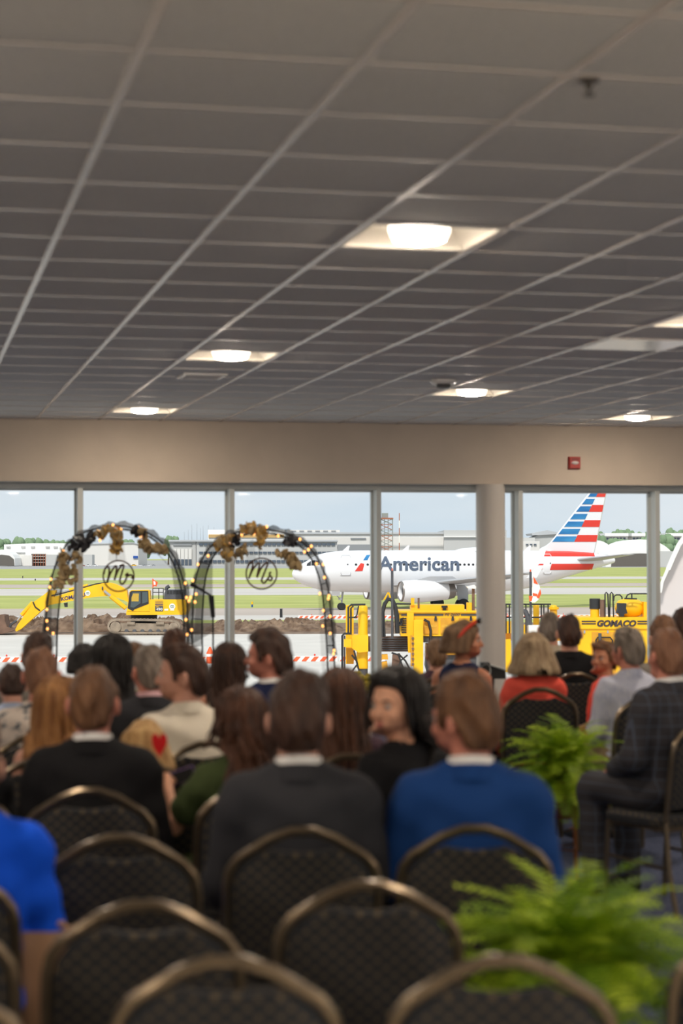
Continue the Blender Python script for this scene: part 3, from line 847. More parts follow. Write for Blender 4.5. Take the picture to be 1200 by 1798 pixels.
slab(AF, pav, 'foot_track', [(622, 1190), (634, 1186), (652, 1190), (655, 1200), (650, 1212), (626, 1212), (620, 1202)], M_yel2, -.5, .6)
slab(AF, pav, 'foot_band', [(622, 1197), (654, 1196), (654, 1200), (622, 1201)], M_white_p, -.53, -.49)
slab(AF, pav, 'foot_band', [(622, 1192), (654, 1191), (654, 1194), (622, 1195)], M_orange, -.53, -.49)
slab(AF, pav, 'brace_plate', [(608, 1138), (621, 1138), (624, 1152), (619, 1166), (609, 1166)], M_yel2, .2, .8)
hs = MB()
for l, r in (([(612, 1112), (612, 1066), (617, 1062), (642, 1061.5)], .045), ([(616.5, 1112), (616.5, 1068), (621, 1064)], .04), ([(630, 1064), (627, 1080), (622, 1085)], .03), ([(601.5, 1180), (601.5, 1116), (605, 1112.5), (618, 1112.5)], .05), ([(605.5, 1180), (605.5, 1116)], .035), ([(622, 1142), (628, 1166), (616, 1182)], .04), ([(612, 1084), (628, 1084)], .03), ([(618, 1150), (626, 1160), (632, 1182)], .04)):
    hs.tube(AF.pts(l, -.55), r, 6)
build(hs, 'hoses', M_mblack, pav)
cyl(AF, pav, 'mast', 689, 1002, 1120, 2.3, M_mgrey, -.6)
cyl(AF, pav, 'beacon', 689, 998, 1002, 1.2, M_orange, -.6)
hz = MB()
for l, r in (([(671, 1118), (671.5, 1078), (676, 1060), (682, 1052), (690, 1054), (695, 1066), (698, 1112)], .09), ([(676, 1118), (674, 1074), (679, 1056)], .045), ([(700, 1112), (699, 1080), (694, 1060)], .06), ([(694, 1060), (722, 1060.5)], .04), ([(704, 1094), (706, 1085), (705, 1097), (701, 1096)], .08), ([(745, 1088), (753, 1092), (757, 1108), (756, 1126)], .06), ([(700, 1148), (712, 1160), (722, 1178)], .04), ([(688, 1146), (700, 1150), (708, 1172)], .04), ([(716, 1150), (704, 1160), (698, 1176)], .035)):
    hz.tube(AF.pts(l, -.5), r, 6)
build(hz, 'hoses', M_mblack, pav)
for l in ([(673, 1054), (681, 1040), (683, 1040), (677, 1053)], [(681, 1040), (684, 1040), (688, 1050), (685, 1052)]): slab(AF, pav, 'bracket', l, M_yel, -.35, -.1)
beam = slab(AF, pav, 'truss_beam', [(646, 1118), (717, 1118), (717, 1144), (646, 1144)], M_brown, .3, 1.0)
for k in range(6): slab(AF, beam, 'slat', [(668, 1120 + 4 * k), (716, 1120 + 4 * k), (716, 1122 + 4 * k), (668, 1122 + 4 * k)], M_mgrey, .22, .31)
body = slab(AF, pav, 'engine_housing', [(701, 1074), (873, 1074), (873, 1117), (704, 1117)], M_yel, -.3, 2.2)
slab(AF, pav, 'roof_lip', [(700, 1072.5), (874, 1072.5), (874, 1075.5), (700, 1075.5)], M_yel, -.42, 2.3)
slab(AF, body, 'stripe', [(705, 1078), (779, 1078), (779, 1081), (705, 1081)], M_mgrey, -.33, -.29)
slab(AF, body, 'stripe', [(810, 1078), (872, 1078), (872, 1081), (810, 1081)], M_mgrey, -.33, -.29)
flat_text(AF, body, 'PS 2600', 781, 1077.2, 808, 1081.4, -.34, M_mgrey, .02, .3)
for k in range(7): slab(AF, body, 'louvre', [(705.5, 1085 + 4 * k), (714, 1085 + 4 * k), (714, 1087.2 + 4 * k), (705.5, 1087.2 + 4 * k)], M_mblack, -.34, -.28)
slab(AF, body, 'corner_post', [(715, 1075), (727, 1075), (727, 1146), (717, 1146)], M_yel, -.42, -.29)
for k, x in enumerate((744, 774, 806, 838)):
    dp = slab(AF, body, 'door_panel', [(x, 1085), (x + 26, 1085), (x + 26, 1113), (x, 1113)], M_yel2, -.34, -.29)
    flat_text(AF, dp, 'GOMACO', x + 2.5, 1097, x + 23, 1101.5, -.36, mat('panel_lettering', srgb(250, 206, 80), .5), .02, .2)
    slab(AF, dp, 'latch', [(x + 20, 1082), (x + 23, 1082), (x + 24, 1090), (x + 19, 1090)], M_mblack, -.4, -.33)
slab(AF, pav, 'top_tank', [(722, 1063), (736, 1062), (816, 1062), (816, 1072.5), (722, 1072.5)], M_yel, .2, 1.6)
slab(AF, pav, 'lifting_eye', [(722, 1050), (728, 1050), (728, 1063), (722, 1063)], M_yel, .1, .3)
rod(AF, pav, 'stack', [(735.5, 1050), (735.5, 1068)], .05, M_brown, .2)
cyl(AF, pav, 'air_cap', 781, 1063.5, 1067, 5.5, M_mblack, .1); cyl(AF, pav, 'air_cap_stem', 781, 1067, 1072, 3, M_mblack, .1)
slab(AF, pav, 'support_post', [(820, 1058), (829, 1058), (829, 1072.5), (820, 1072.5)], M_yel, .3, .6)
slab(AF, pav, 'canopy_post', [(829.5, 1032), (834, 1032), (834, 1072), (829.5, 1072)], M_brown, .3, .5)
slab(AF, pav, 'canopy_lamp', [(820, 1030), (834, 1027), (837, 1031), (836, 1034), (822, 1033)], M_white_p, .1, .6)
post = slab(AF, pav, 'screw_post', [(727, 1090), (730, 1088), (743.5, 1088), (743.5, 1190), (727, 1190)], M_yel, -1.0, -.45)
for k in range(6):
    q = AF.P(725.5, 1121 + 9 * k, -1.0); b = MB(); b.lathe([(.055, -.04), (.055, .04)], (q[0], -1.0, q[2]), 10, 'y'); build(b, 'bolt', M_brown, post)
slab(AF, post, 'bolt_plate', [(722, 1116), (728, 1116), (728, 1170), (722, 1170)], M_yel2, -.95, -.5)
slab(AF, pav, 'side_beam', [(744, 1118), (873, 1118), (873, 1128), (744, 1128)], M_mgrey, -.2, 1.8)
slab(AF, pav, 'hydraulic_pump', [(690, 1150), (703, 1148), (706, 1178), (688, 1180)], M_brown, -.2, .4)
slab(AF, pav, 'valve_block', [(669, 1150), (681, 1149), (682, 1158), (669, 1158)], M_yel2, -.2, .3)
slab(AF, pav, 'valve_block', [(670, 1163), (680, 1161), (682, 1176), (671, 1177)], M_yel2, -.2, .3)
slab(AF, pav, 'rear_track', [(750, 1150), (865, 1150), (870, 1165), (862, 1200), (756, 1200), (748, 1170)], M_mgrey, .2, 1.6)
slab(AF, pav, 'track_guard', [(750, 1132), (868, 1132), (868, 1150), (750, 1150)], M_yel2, .0, 1.7)

# ---- second machine with water tank (right)
BF = frame_at(1060, 80)
mac = thing('paving_machine', 'yellow slipform machine with rounded water tank on top, beyond the right pane', 'paving machine', BF.b, BF.a)
bb_ = slab(BF, mac, 'body', [(1016, 1085), (1142, 1085), (1146, 1190), (1016, 1190)], M_yel, 0, 2.4)
slab(BF, mac, 'top_band', [(1014, 1084), (1144, 1084), (1144, 1104), (1014, 1104)], M_yel, -.08, 2.5)
flat_text(BF, bb_, 'GOMACO', 1049, 1088.8, 1118, 1100.4, -.11, M_navy if False else mat('logo_dark', srgb(62, 50, 52), .5), .05, .25)
for xa, xb in ((1022, 1047), (1120, 1138)):
    for yy in (1090, 1094.2):
        slab(BF, bb_, 'stripe', [(xa, yy), (xb, yy), (xb, yy + 2.2), (xa, yy + 2.2)], MATS['logo_dark'], -.1, -.07)
slab(BF, bb_, 'door', [(1040, 1110), (1082, 1110), (1082, 1185), (1040, 1185)], M_yel2, -.04, .01)
rod(BF, bb_, 'door_handle', [(1047, 1160), (1047, 1124), (1050, 1119), (1072, 1119), (1076, 1124), (1076, 1150)], .03, M_mblack, -.1)
rod(BF, bb_, 'lever', [(1054, 1150), (1054, 1112)], .07, M_mgrey, -.12)
for x in (1027, 1068, 1110): slab(BF, bb_, 'latch', [(x - 1.4, 1107), (x + 1.4, 1107), (x + 1.4, 1112), (x - 1.4, 1112)], M_steel, -.06, .01)
# tank lying across, rounded ends
ta = BF.P(1080, 1067, 1.0); tb = BF.P(1131.5, 1067, 1.0); tt = BF.P(1105, 1051, 1.0); tl = BF.P(1105, 1084, 1.0)
R_ = (tt[2] - tl[2]) / 2; L_ = tb[0] - ta[0]
b = MB(); b.lathe([(.02, 0), (R_ * .5, L_ * .04), (R_ * .8, L_ * .13), (R_, L_ * .33), (R_, L_ * .62), (R_ * .85, L_ * .84), (R_ * .5, L_ * .96), (.02, L_)], (ta[0], 1.0, (tt[2] + tl[2]) / 2), 28, 'x', caps=False)
tank = build(b, 'water_tank', M_yel, mac, True)
slab(BF, mac, 'pump_box', [(1086, 1059), (1101, 1059.5), (1100, 1068), (1102.5, 1077), (1097, 1078), (1096, 1083), (1090, 1083), (1089.5, 1078), (1084, 1077), (1086.5, 1068)], M_mblack, -.1, .35)
cyl(BF, mac, 'air_filter', 1045, 1051, 1069, 9.5, M_mblack, .5); cyl(BF, mac, 'filter_base', 1045, 1068, 1086, 8, M_yel, .5)
cyl(BF, mac, 'exhaust_stack', 1058, 1053, 1085, 4, M_brown, .3)
rr = MB()
for l in ([(1063, 1085), (1063, 1043), (1065, 1040), (1068, 1043), (1069.5, 1085)], [(1071, 1085), (1072, 1043), (1074.5, 1040), (1077, 1043), (1078, 1085)], [(1078, 1055), (1079, 1047), (1083, 1044.5), (1089, 1044.5), (1092.5, 1048), (1093, 1052)], [(1100, 1050), (1102, 1045), (1107, 1042.5), (1138, 1042.5)], [(1110, 1052), (1110, 1043)], [(1097, 1051), (1119, 1051.5)]):
    rr.tube(BF.pts(l, .3), .03, 6)
build(rr, 'handrail', M_mblack, mac)
slab(BF, mac, 'fender', [(1131, 1057), (1137, 1057), (1137, 1085), (1131, 1085)], M_yel, .5, 1.5)
# ---- its loader frame with mast, rails and flag (between the column and the machine)
CF = frame_at(930, 82)
fr_ = thing('lifting_frame', 'yellow lifting frame with black guard rails and dark mast beside the column', 'machine frame', CF.b, CF.a)
cyl(CF, fr_, 'mast', 932, 1004, 1098, 2.2, M_mgrey, -.4); cyl(CF, fr_, 'beacon', 932, 1000, 1004, 1.2, M_orange, -.4)
cyl(CF, fr_, 'leg', 942, 1061, 1180, 5.3, M_yel, .6, True); 
cyl(CF, fr_, 'leg', 972.5, 1062, 1180, 6.5, M_yel, .9, True); cyl(CF, fr_, 'leg_cap', 972.5, 1066, 1070, 9.5, M_yel, .9)
slab(CF, fr_, 'panel', [(884, 1091), (901, 1091), (901, 1112), (884, 1112)], M_yel, 0, .4)
slab(CF, fr_, 'panel', [(884, 1123), (897, 1122), (902, 1150), (901, 1180), (884, 1180)], M_yel, 0, .4)
slab(CF, fr_, 'panel', [(914, 1097), (924, 1097), (924, 1180), (914, 1180)], M_yel, 0, .4)
slab(CF, fr_, 'battery_box', [(929, 1098), (949.5, 1098), (949.5, 1112), (930, 1112)], M_white_p, -.8, -.2)
slab(CF, fr_, 'crossbeam', [(880, 1112), (1014, 1112), (1014, 1125), (880, 1125)], M_yel2, .3, .9)
gr_ = MB()
for x in (889, 895, 918, 924, 951, 955.5, 963): gr_.tube(CF.pts([(x, 1112), (x, 1062), (x - 2, 1060.5)], -.1), .03, 6)
for y in (1061, 1084): gr_.tube(CF.pts([(886, y), (968, y)], -.1), .03, 6)
build(gr_, 'guard_rail', M_mblack, fr_)
rod(CF, fr_, 'hose', [(915, 1072), (923, 1074), (928, 1085), (929, 1098)], .12, M_mgrey, -.3)
fl = thing('checkered_flag', 'orange and white chequered flag drooping from the dark mast', 'flag', CF.P(932, 1058, -.65) + CF.b if False else (CF.b + CF.ex * CF.P(932, 1058, -.65)[0] + CF.ey * -.65 + np.array([0, 0, CF.P(932, 1058, -.65)[2]])), CF.a)
q0 = np.array(CF.P(932, 1058, -.65))
def fslab(name, l, mt, y0, y1):
    p = [tuple(np.array(CF.P(a, b, -.65)) - q0 + np.array([0, y0, 0])) for a, b in l]
    build(MB().prism(p, (0, y1 - y0, 0)), name, mt, fl)
fslab('cloth', [(936.5, 1011), (942, 1020), (948, 1028), (951, 1042), (947, 1052), (940, 1058), (932, 1057), (929, 1047), (935.5, 1046)], M_white_p, 0, .03)
fslab('patch', [(937, 1012), (942, 1020), (945.5, 1026), (938, 1024)], M_orange, -.02, .0)
fslab('patch', [(949, 1034), (951, 1042), (947, 1051), (943, 1049)], M_orange, -.02, .0)
fslab('patch', [(936, 1041), (944, 1043), (944, 1047), (936, 1046)], M_orange, -.02, .0)
fslab('patch', [(929, 1046), (936, 1047), (934, 1055), (930, 1056)], M_orange, -.02, .0)
fslab('staff', [(936, 1008), (937.2, 1008), (936, 1058), (934.8, 1058)], M_white_p, -.01, .02)

# ---- low orange and white barricades
def barricade(F, x, label, group, L=2.4, h=.28):
    t = thing('barricade', label, 'barricade', tuple(F.b + F.ex * x), F.a, group)
    b = MB(); b.loft([[(-L / 2, -.16, 0), (L / 2, -.16, 0), (L / 2, .16, 0), (-L / 2, .16, 0)], [(-L / 2 + .03, -.09, h), (L / 2 - .03, -.09, h), (L / 2 - .03, .09, h), (-L / 2 + .03, .09, h)]])
    build(b, 'body', M_white_p, t)
    k = 5
    for i in range(k):
        x0 = -L / 2 + L * i / k
        p = [(x0 + .02, -.175, .02), (x0 + .26, -.175, .02), (x0 + .46, -.11, h - .03), (x0 + .22, -.11, h - .03)]
        build(MB().prism(p, (0, -.01, 0)), 'stripe', M_orange, t)
    b = MB(); b.ball((0, 0, h + .06), (.05, .05, .06), 8, 6); build(b, 'beacon', M_lred, t, True)
    return t
def barricade_row(pxa, pxb, py, label, group, skip=()):
    D = gdist(py); F = frame_at((pxa + pxb) / 2, D)
    xa, xb = F.P(pxa, py)[0], F.P(pxb, py)[0]
    n = int((xb - xa) / 2.5)
    src = None
    for i in range(n):
        x = xa + 1.25 + 2.5 * i
        lb = '%s, %s from the left' % (label, ORD[i])
        if src is None: src = barricade(F, x, lb, group)
        else:
            o = copy_tree(src); o.location = tuple(F.b + F.ex * x); o['label'] = lb
barricade_row(-30, 140, 1161, 'striped orange and white barricade left of the arches', 'near barricades at the left')
barricade_row(345, 700, 1161, 'striped orange barricade between second arch and paving machine', 'near barricades at the middle')
barricade_row(523, 1150, 1086, 'striped barricade in the far row beside the taxiway', 'far barricades along the taxiway')
# traffic cone, marker posts, taxiway signs
def post_thing(name, label, cat, px, py, h, r, cols):
    D = gdist(py); p = W(px, py, D)
    t = thing(name, label, cat, (p[0], p[1], GROUND), -YAW)
    z = 0
    for nm, hh, c_ in cols:
        build(MB().lathe([(r, z), (r * (.9 if nm != 'cone_top' else .2), z + hh)], n=12), nm, c_, t, True); z += hh
    return t
M_bl = mat('marker_blue', srgb(30, 80, 160), .5)
post_thing('taxiway_marker', 'small blue and yellow marker post on the grass edge', 'marker', 443, 1066.5, .5, .1, [('blue_sleeve', .35, M_bl), ('yellow_sleeve', .3, M_yel)])
post_thing('bollard', 'short black bollard at the taxiway edge', 'bollard', 494, 1084, 1, .13, [('post', .75, M_mblack), ('cap', .06, M_mgrey)])
post_thing('sandbag', 'small pale sandbag heap on the verge beside the soil bank', 'sandbag', 163, 1093, .5, .25, [('bag', .25, M_white_p), ('bag', .15, M_white_p)])
cn = post_thing('traffic_cone', 'orange traffic cone with dark lamp standing by the near barricades', 'traffic cone', 369, 1164, .7, .2, [('base', .05, M_orange), ('lower_cone', .3, M_orange), ('band', .15, M_white_p), ('cone_top', .35, M_orange)])
for px, py, w, lab_, mt in ((1095.5, 988.2, 6, 'yellow taxiway sign, farther of the pair on the far grass', M_yel), (1101, 996, 7, 'yellow taxiway sign, nearer of the pair on the far grass', M_yel), (1123, 994, 7, 'black taxiway sign on the far grass near the mullion', M_mblack), (40, 1014, 1.6, 'narrow dark sign on the left far grass', M_mblack), (62, 1019, 1.8, 'narrow dark sign at the white strip, left', M_mblack)):
    D = gdist(py); p = W(px, py, D); s_ = D / F_PX
    t = thing('taxiway_sign', lab_, 'sign', (p[0], p[1], GROUND), -YAW)
    build(MB().bb((-w * s_ / 2, -.1, .2), (w * s_ / 2, .1, .2 + 2.6 * s_)), 'panel', mt, t)
    build(MB().bb((-.08, -.06, 0), (.08, .06, .3)), 'post', M_mgrey, t)

# ---- pale hood of a boarding bridge at the right edge
HFm = frame_at(1185, 40, -YAW - .172)
hood_t = thing('boarding_hood', 'pale curved hood with a white rim just outside the right pane', 'canopy', HFm.b, HFm.a)
M_hood = mat('hood_panel', srgb(214, 204, 200), .7, var=.03, scale=1)
ho = [(1206, 934), (1190.5, 956), (1180, 978.6), (1171.5, 999), (1162, 1021), (1158.5, 1040), (1157, 1060), (1156, 1100), (1156, 1300), (1420, 1300), (1420, 934)]
slab(HFm, hood_t, 'panel', ho, M_hood, 0, .8)
rim = [(1212, 925)] + ho[:6]
b = MB()
pr = HFm.pts(rim, 0)
for k in range(len(pr) - 1):
    p, q = Vector(pr[k]), Vector(pr[k + 1])
    n_ = Vector((-(q.z - p.z), 0, q.x - p.x)).normalized() * (.075 if k < 4 else .05)
    b.prism([p - n_ * .3, q - n_ * .3, q + n_, p + n_], (0, -.25, 0))
build(b, 'rim', M_white_p, hood_t)
build(MB().bb((HFm.P(1180, 1000)[0], .1, 0), (HFm.P(1380, 1000)[0], .7, HFm.P(1200, 1299)[2])), 'leg', M_mgrey, hood_t)

# ---- buildings across the airfield
M_bw = mat('far_white_cladding', srgb(246, 244, 240), .8); M_bw2 = mat('far_pale_cladding', srgb(226, 222, 216), .8)
M_bg = mat('far_grey_cladding', srgb(194, 193, 190), .8); M_bg2 = mat('far_dark_grey', srgb(146, 148, 150), .8)
M_bwin = mat('far_window', srgb(84, 94, 106), .3); M_bshade = mat('far_opening_shade', srgb(104, 98, 92), .9); M_btan = mat('far_ochre', srgb(196, 160, 104), .8)  # opening colour stands for the shade inside, painted on flat panels
M_roof = mat('far_roof', srgb(188, 190, 192), .7); M_rust = mat('far_rust', srgb(168, 104, 80), .8)
DB = 1250.0
def bld(label, px, D=DB, cat='building', name='far_building'):
    F = frame_at(px, D)
    return F, thing(name, label, cat, F.b, F.a)
yb = 978 + 5.5 * F_PX / DB + 1.0
F, t = bld('long white hangar with an open scaffolded bay at the far left', 60)
slab(F, t, 'wall', [(7, 956), (58, 954), (118, 954), (118, yb), (7, yb)], M_bw, 0, 60)
slab(F, t, 'lower_annex', [(26, 975), (56, 975), (56, yb), (26, yb)], M_bw2, -6, 0)
bay = slab(F, t, 'open_bay', [(55, 972.5), (80, 972.5), (80, yb), (55, yb)], M_bshade, -1, 1)
for x in (58, 62, 66.5, 71, 75.5, 79): slab(F, bay, 'scaffold_pole', [(x, 973), (x + 1, 973), (x + 1, yb), (x, yb)], M_rust, -3, -1)
for y in (977, 982, 987): slab(F, bay, 'scaffold_deck', [(56, y), (79, y), (79, y + .8), (56, y + .8)], M_bw2, -3, -1)
for x in (11, 37, 54, 80, 94): slab(F, t, 'vent', [(x, 959), (x + 7, 959), (x + 7, 961.5), (x, 961.5)], M_bg, -1, 0)
slab(F, t, 'canopy_line', [(16, 970), (44, 970), (44, 971.5), (16, 971.5)], M_bg2, -1, 0)
F, t = bld('pale grey hangar door block beside the open scaffolded bay', 120, DB - 15)
slab(F, t, 'wall', [(80.5, 974), (162, 974), (162, yb), (80.5, yb)], M_bg, 0, 12)
for x in (100, 121, 141): slab(F, t, 'door_seam', [(x, 975), (x + .7, 975), (x + .7, yb), (x, yb)], M_bg2, -.6, 0)
F, t = bld('white hangar with shallow pitched roof behind the first arch', 195, DB + 66)
slab(F, t, 'wall', [(119, 957), (150, 955), (215, 953), (234, 953.5), (243, 957), (243, yb), (119, yb)], M_bw2, 0, 60)
slab(F, t, 'roof', [(117, 957.5), (150, 954.5), (215, 952.5), (234, 952.5), (246, 957), (234, 954), (150, 956)], M_roof, -1, 60)
slab(F, t, 'sign', [(234, 976), (242, 976), (242, 980.5), (234, 980.5)], M_bl, -1, 0)
F, t = bld('small domed white shelter at the far left edge', 6, DB - 30)
slab(F, t, 'shell', [(-16, yb), (-16, 974), (-8, 967), (2, 965), (14, 968), (22, 974), (26, 980), (26, yb)], M_bw, 0, 24)
slab(F, t, 'opening', [(-14, yb), (-10, 977), (2, 974), (16, 975.5), (24, 982), (25, yb)], M_bshade, -.8, 0)
F, t = bld('grey hangar with tall panelled doors between the arches', 325)
slab(F, t, 'wall', [(298, 950), (344, 950), (344, yb), (298, yb)], M_bg, 0, 60)
slab(F, t, 'roof_band', [(296, 948), (346, 948), (346, 951), (296, 951)], M_roof, -2, 60)
slab(F, t, 'clerestory', [(304, 955), (337, 955), (337, 958), (304, 958)], M_bg2, -1, 0)
for k in range(5): 
    d = slab(F, t, 'door_leaf', [(304.5 + 6.6 * k, 964), (310.4 + 6.6 * k, 964), (310.4 + 6.6 * k, yb), (304.5 + 6.6 * k, yb)], M_bw2, -1, 0)
    slab(F, d, 'door_glazing', [(305 + 6.6 * k, 982), (310 + 6.6 * k, 982), (310 + 6.6 * k, yb - 1), (305 + 6.6 * k, yb - 1)], M_bwin, -1.4, -.9)
F, t = bld('grey office block with long window bands behind the second arch', 470, DB - 10)
slab(F, t, 'wall', [(345, 950), (592, 950), (592, yb), (345, yb)], M_bg, 0, 50)
slab(F, t, 'roof_band', [(344, 948), (593, 948), (593, 951), (344, 951)], M_roof, -2, 50)
for y0, y1 in ((954, 957.8), (968.5, 972), (983.5, 988)):
    n = 30
    for k in range(n):
        x = 350 + k * 8
        slab(F, t, 'window', [(x, y0), (x + 6.6, y0), (x + 6.6, y1), (x, y1)], M_bwin, -1, 0)
F, t = bld('white rooftop block with an ochre band above the grey office', 430, DB + 45)
slab(F, t, 'wall', [(365.5, 930), (500, 930), (500, yb), (365.5, yb)], M_bw, 0, 30)
slab(F, t, 'band', [(366.5, 938.5), (499, 938.5), (499, 944), (366.5, 944)], M_btan, -1, 0)
F, t = bld('very large grey hangar behind the airliner fuselage', 670, DB + 80)
slab(F, t, 'wall', [(500, 937), (780, 937), (780, yb), (500, yb)], M_bw2, 0, 80)
slab(F, t, 'side_wall', [(780, 931), (890, 931), (890, yb), (780, yb)], M_bg, -6, 80)
slab(F, t, 'roof_band', [(498, 934.5), (782, 934.5), (782, 937.5), (498, 937.5)], M_roof, -2, 80)
slab(F, t, 'trim_band', [(500, 942), (888, 942), (888, 943.2), (500, 943.2)], M_bw, -8, -6)
slab(F, t, 'roof_monitor', [(505, 930.5), (597, 930.5), (597, 935), (505, 935)], M_bw2, 10, 40)
for x in (512, 526, 540, 554, 568, 582): slab(F, t, 'window', [(x, 931.6), (x + 8, 931.6), (x + 8, 933.6), (x, 933.6)], M_bg2, 9, 10)
slab(F, t, 'skylight_strip', [(616, 944.5), (643, 944.5), (643, 946.6), (616, 946.6)], M_bg2, -1, 0)
slab(F, t, 'annex', [(593, 956), (668, 956), (668, yb), (593, yb)], M_bg2, -8, 0)
F, t = bld('grey gabled depot behind the tail of the airliner', 940, DB - 20)
slab(F, t, 'wall', [(886, 944), (940, 944), (940, yb), (886, yb)], M_bg, 0, 40)
slab(F, t, 'gable_wall', [(938, 943), (964, 932.5), (979, 937), (996, 946), (996, yb), (938, yb)], M_bg, 4, 40)
slab(F, t, 'roof', [(934, 936.5), (962, 931), (977, 934), (996, 945), (978, 938), (936, 940)], M_roof, 2, 42)
slab(F, t, 'low_wing', [(918, 950), (948, 950), (948, yb), (918, yb)], M_bw2, -8, 0)
for x in (924, 931, 938): slab(F, t, 'window', [(x, 955), (x + 4.5, 955), (x + 4.5, 957.5), (x, 957.5)], M_bwin, -9, -8)
def dome(label, xa, xb, top, D):
    F, t = bld(label, (xa + xb) / 2, D, 'shelter', 'domed_shelter')
    c, hw = (xa + xb) / 2, (xb - xa) / 2
    base = 978 + 5.5 * F_PX / D
    o_ = [(c - hw * math.cos(a), base - (base - top) * math.sin(a) ** .8) for a in [PI * k / 16 for k in range(17)]]
    slab(F, t, 'shell', o_, M_bw, 0, 40)
    i_ = [(c - hw * .84 * math.cos(a), base - (base - top) * .5 * math.sin(a) ** .45) for a in [PI * k / 16 for k in range(17)]]
    slab(F, t, 'opening', i_, M_bshade, -.8, 0)  # flat dark panel on a solid shell, painted as the shaded inside
    return F, t, base
dome('white domed shelter half hidden behind the tail of the airliner', 1012, 1083, 948.5, 1060)
F, t, ba = dome('large white domed shelter with dark open front right of the tail', 1064, 1187, 947, 1000)
slab(F, t, 'fence_panel', [(1158, 968), (1184, 968), (1184, ba), (1158, ba)], M_bg, -3, -2.6)
for xa, xb, lab_ in ((1063, 1104, 'low white terminal block left behind the domed shelters'), (1110, 1134, 'low white terminal block right behind the domed shelters'), (1170, 1215, 'white flat-roofed building at the far right edge')):
    F, t = bld(lab_, (xa + xb) / 2, 1420)
    slab(F, t, 'roof', [(xa, 936), (xb, 936), (xb, 941.5), (xa, 941.5)], M_bw, -3, 30)
    slab(F, t, 'wall', [(xa + 1, 941), (xb - 1, 941), (xb - 1, 992), (xa + 1, 992)], M_bw2, 0, 28)
    for k in range(int((xb - xa) / 6)): slab(F, t, 'window', [(xa + 2 + 6 * k, 944), (xa + 6 + 6 * k, 944), (xa + 6 + 6 * k, 948), (xa + 2 + 6 * k, 948)], M_bwin, -.8, 0)
# ---- lattice tower and mast
TF = frame_at(679, 900)
tw = thing('lattice_tower', 'red and white lattice tower with a cabin on top above the airliner', 'tower', TF.b, TF.a)
b1 = MB(); b2 = MB(); w_ = TF.P(690, 950)[0] - TF.P(668, 950)[0]
x0 = TF.P(668, 950)[0]; zt = TF.P(679, 911)[2]; h = 0; r_ = .14
for (xx, yy) in ((x0, 0), (x0 + w_, 0), (x0, w_), (x0 + w_, w_), (x0 + w_ * .35, w_ * .3), (x0 + w_ * .65, w_ * .3)): b1.bb((xx - r_, yy - r_, 0), (xx + r_, yy + r_, zt))
n = 9
for k in range(n):
    za, zb = zt * k / n, zt * (k + 1) / n
    tgt = b2 if k % 2 else b1
    for yy in (0, w_):
        tgt.bar((x0, yy, za), (x0 + w_, yy, zb), .2); tgt.bar((x0 + w_, yy, za), (x0, yy, zb), .2); tgt.bar((x0, yy, zb), (x0 + w_, yy, zb), .24)
    for xx in (x0, x0 + w_): tgt.bar((xx, 0, za), (xx, w_, zb), .2)
build(b1, 'steel_legs', M_bg2, tw); build(b2, 'red_bracing', M_rust, tw)
slab(TF, tw, 'cabin', [(671, 901), (682, 901), (682, 909), (671, 909)], M_bg2, .5, w_ - .5); slab(TF, tw, 'platform', [(667, 909), (691, 909), (691, 911.5), (667, 911.5)], M_rust, -.5, w_ + .5)
MFr = frame_at(701.5, 900)
mastt = thing('radio_mast', 'thin red and white banded radio mast right of the lattice tower', 'mast', MFr.b, MFr.a)
for k in range(7):
    a, b = 901 + (992 - 901) * k / 7, 901 + (992 - 901) * (k + 1) / 7
    slab(MFr, mastt, 'red_section' if k % 2 == 0 else 'white_section', [(700.8, a), (702.2, a), (702.2, b), (700.8, b)], M_rust if k % 2 == 0 else M_bw, 0, .4)
for k, (px, top) in enumerate(((331, 930), (337, 921), (346, 919), (352, 927), (357, 923), (366, 922), (376, 925), (324, 934))):
    Fm = frame_at(px, 1330); o = MB(); z = Fm.P(px, top)[2]; o.tube([(0, 0, 0), (0, 0, z * .7), (0, 0, z)], [.16, .12, .06], 6)
    q = build(o, 'antenna_pole', M_bg2, None, False, Fm.b, Fm.a)
    tag(q, 'thin antenna pole above the grey hangar between the arches, %s of eight' % ORD[k], 'antenna', 'antenna poles on the skyline')
# ---- trees
M_leaf = mat('far_foliage', srgb(104, 130, 98), .95, col2=srgb(146, 168, 130), scale=.5, lo=.3, hi=.7); M_bark = mat('tree_bark', srgb(90, 76, 62), .9)  # leaf greens lightened: distance haze is put into the colour
def crown_mesh(seed):
    rg = random.Random(seed); b = MB()
    for k in range(16):
        a = rg.random() * 2 * PI; r = rg.random() ** .5 * .36; z = .35 + rg.random() * .5
        b.ball((r * math.cos(a), r * math.sin(a), z), (.16 + .1 * rg.random(),) * 2 + (.13 + .08 * rg.random(),), 8, 6)
    me = b.mesh('crown', True)
    for v in me.vertices:
        v.co += Vector((rg.uniform(-1, 1), rg.uniform(-1, 1), rg.uniform(-1, 1))) * .022
    me.materials.append(M_leaf)
    return me
crowns = [crown_mesh(k) for k in range(4)]
tk = MB(); tk.tube([(0, 0, 0), (0, 0, .25), (.02, 0, .5)], [.035, .025, .012], 7); tkm = tk.mesh('trunk'); tkm.materials.append(M_bark)
def tree(px, top, D, wpx, lab_, grp, k):
    Fm = frame_at(px, D); z = Fm.P(px, top)[2]; w = wpx * 1.45 * D / F_PX
    t = thing('tree', lab_, 'tree', Fm.b, k * 1.3, grp)
    c = link('crown', crowns[k % 4], M_leaf, t); c.scale = (w, w, z / .98)
    c2 = link('trunk', tkm, M_bark, t); c2.scale = (z, z, z)
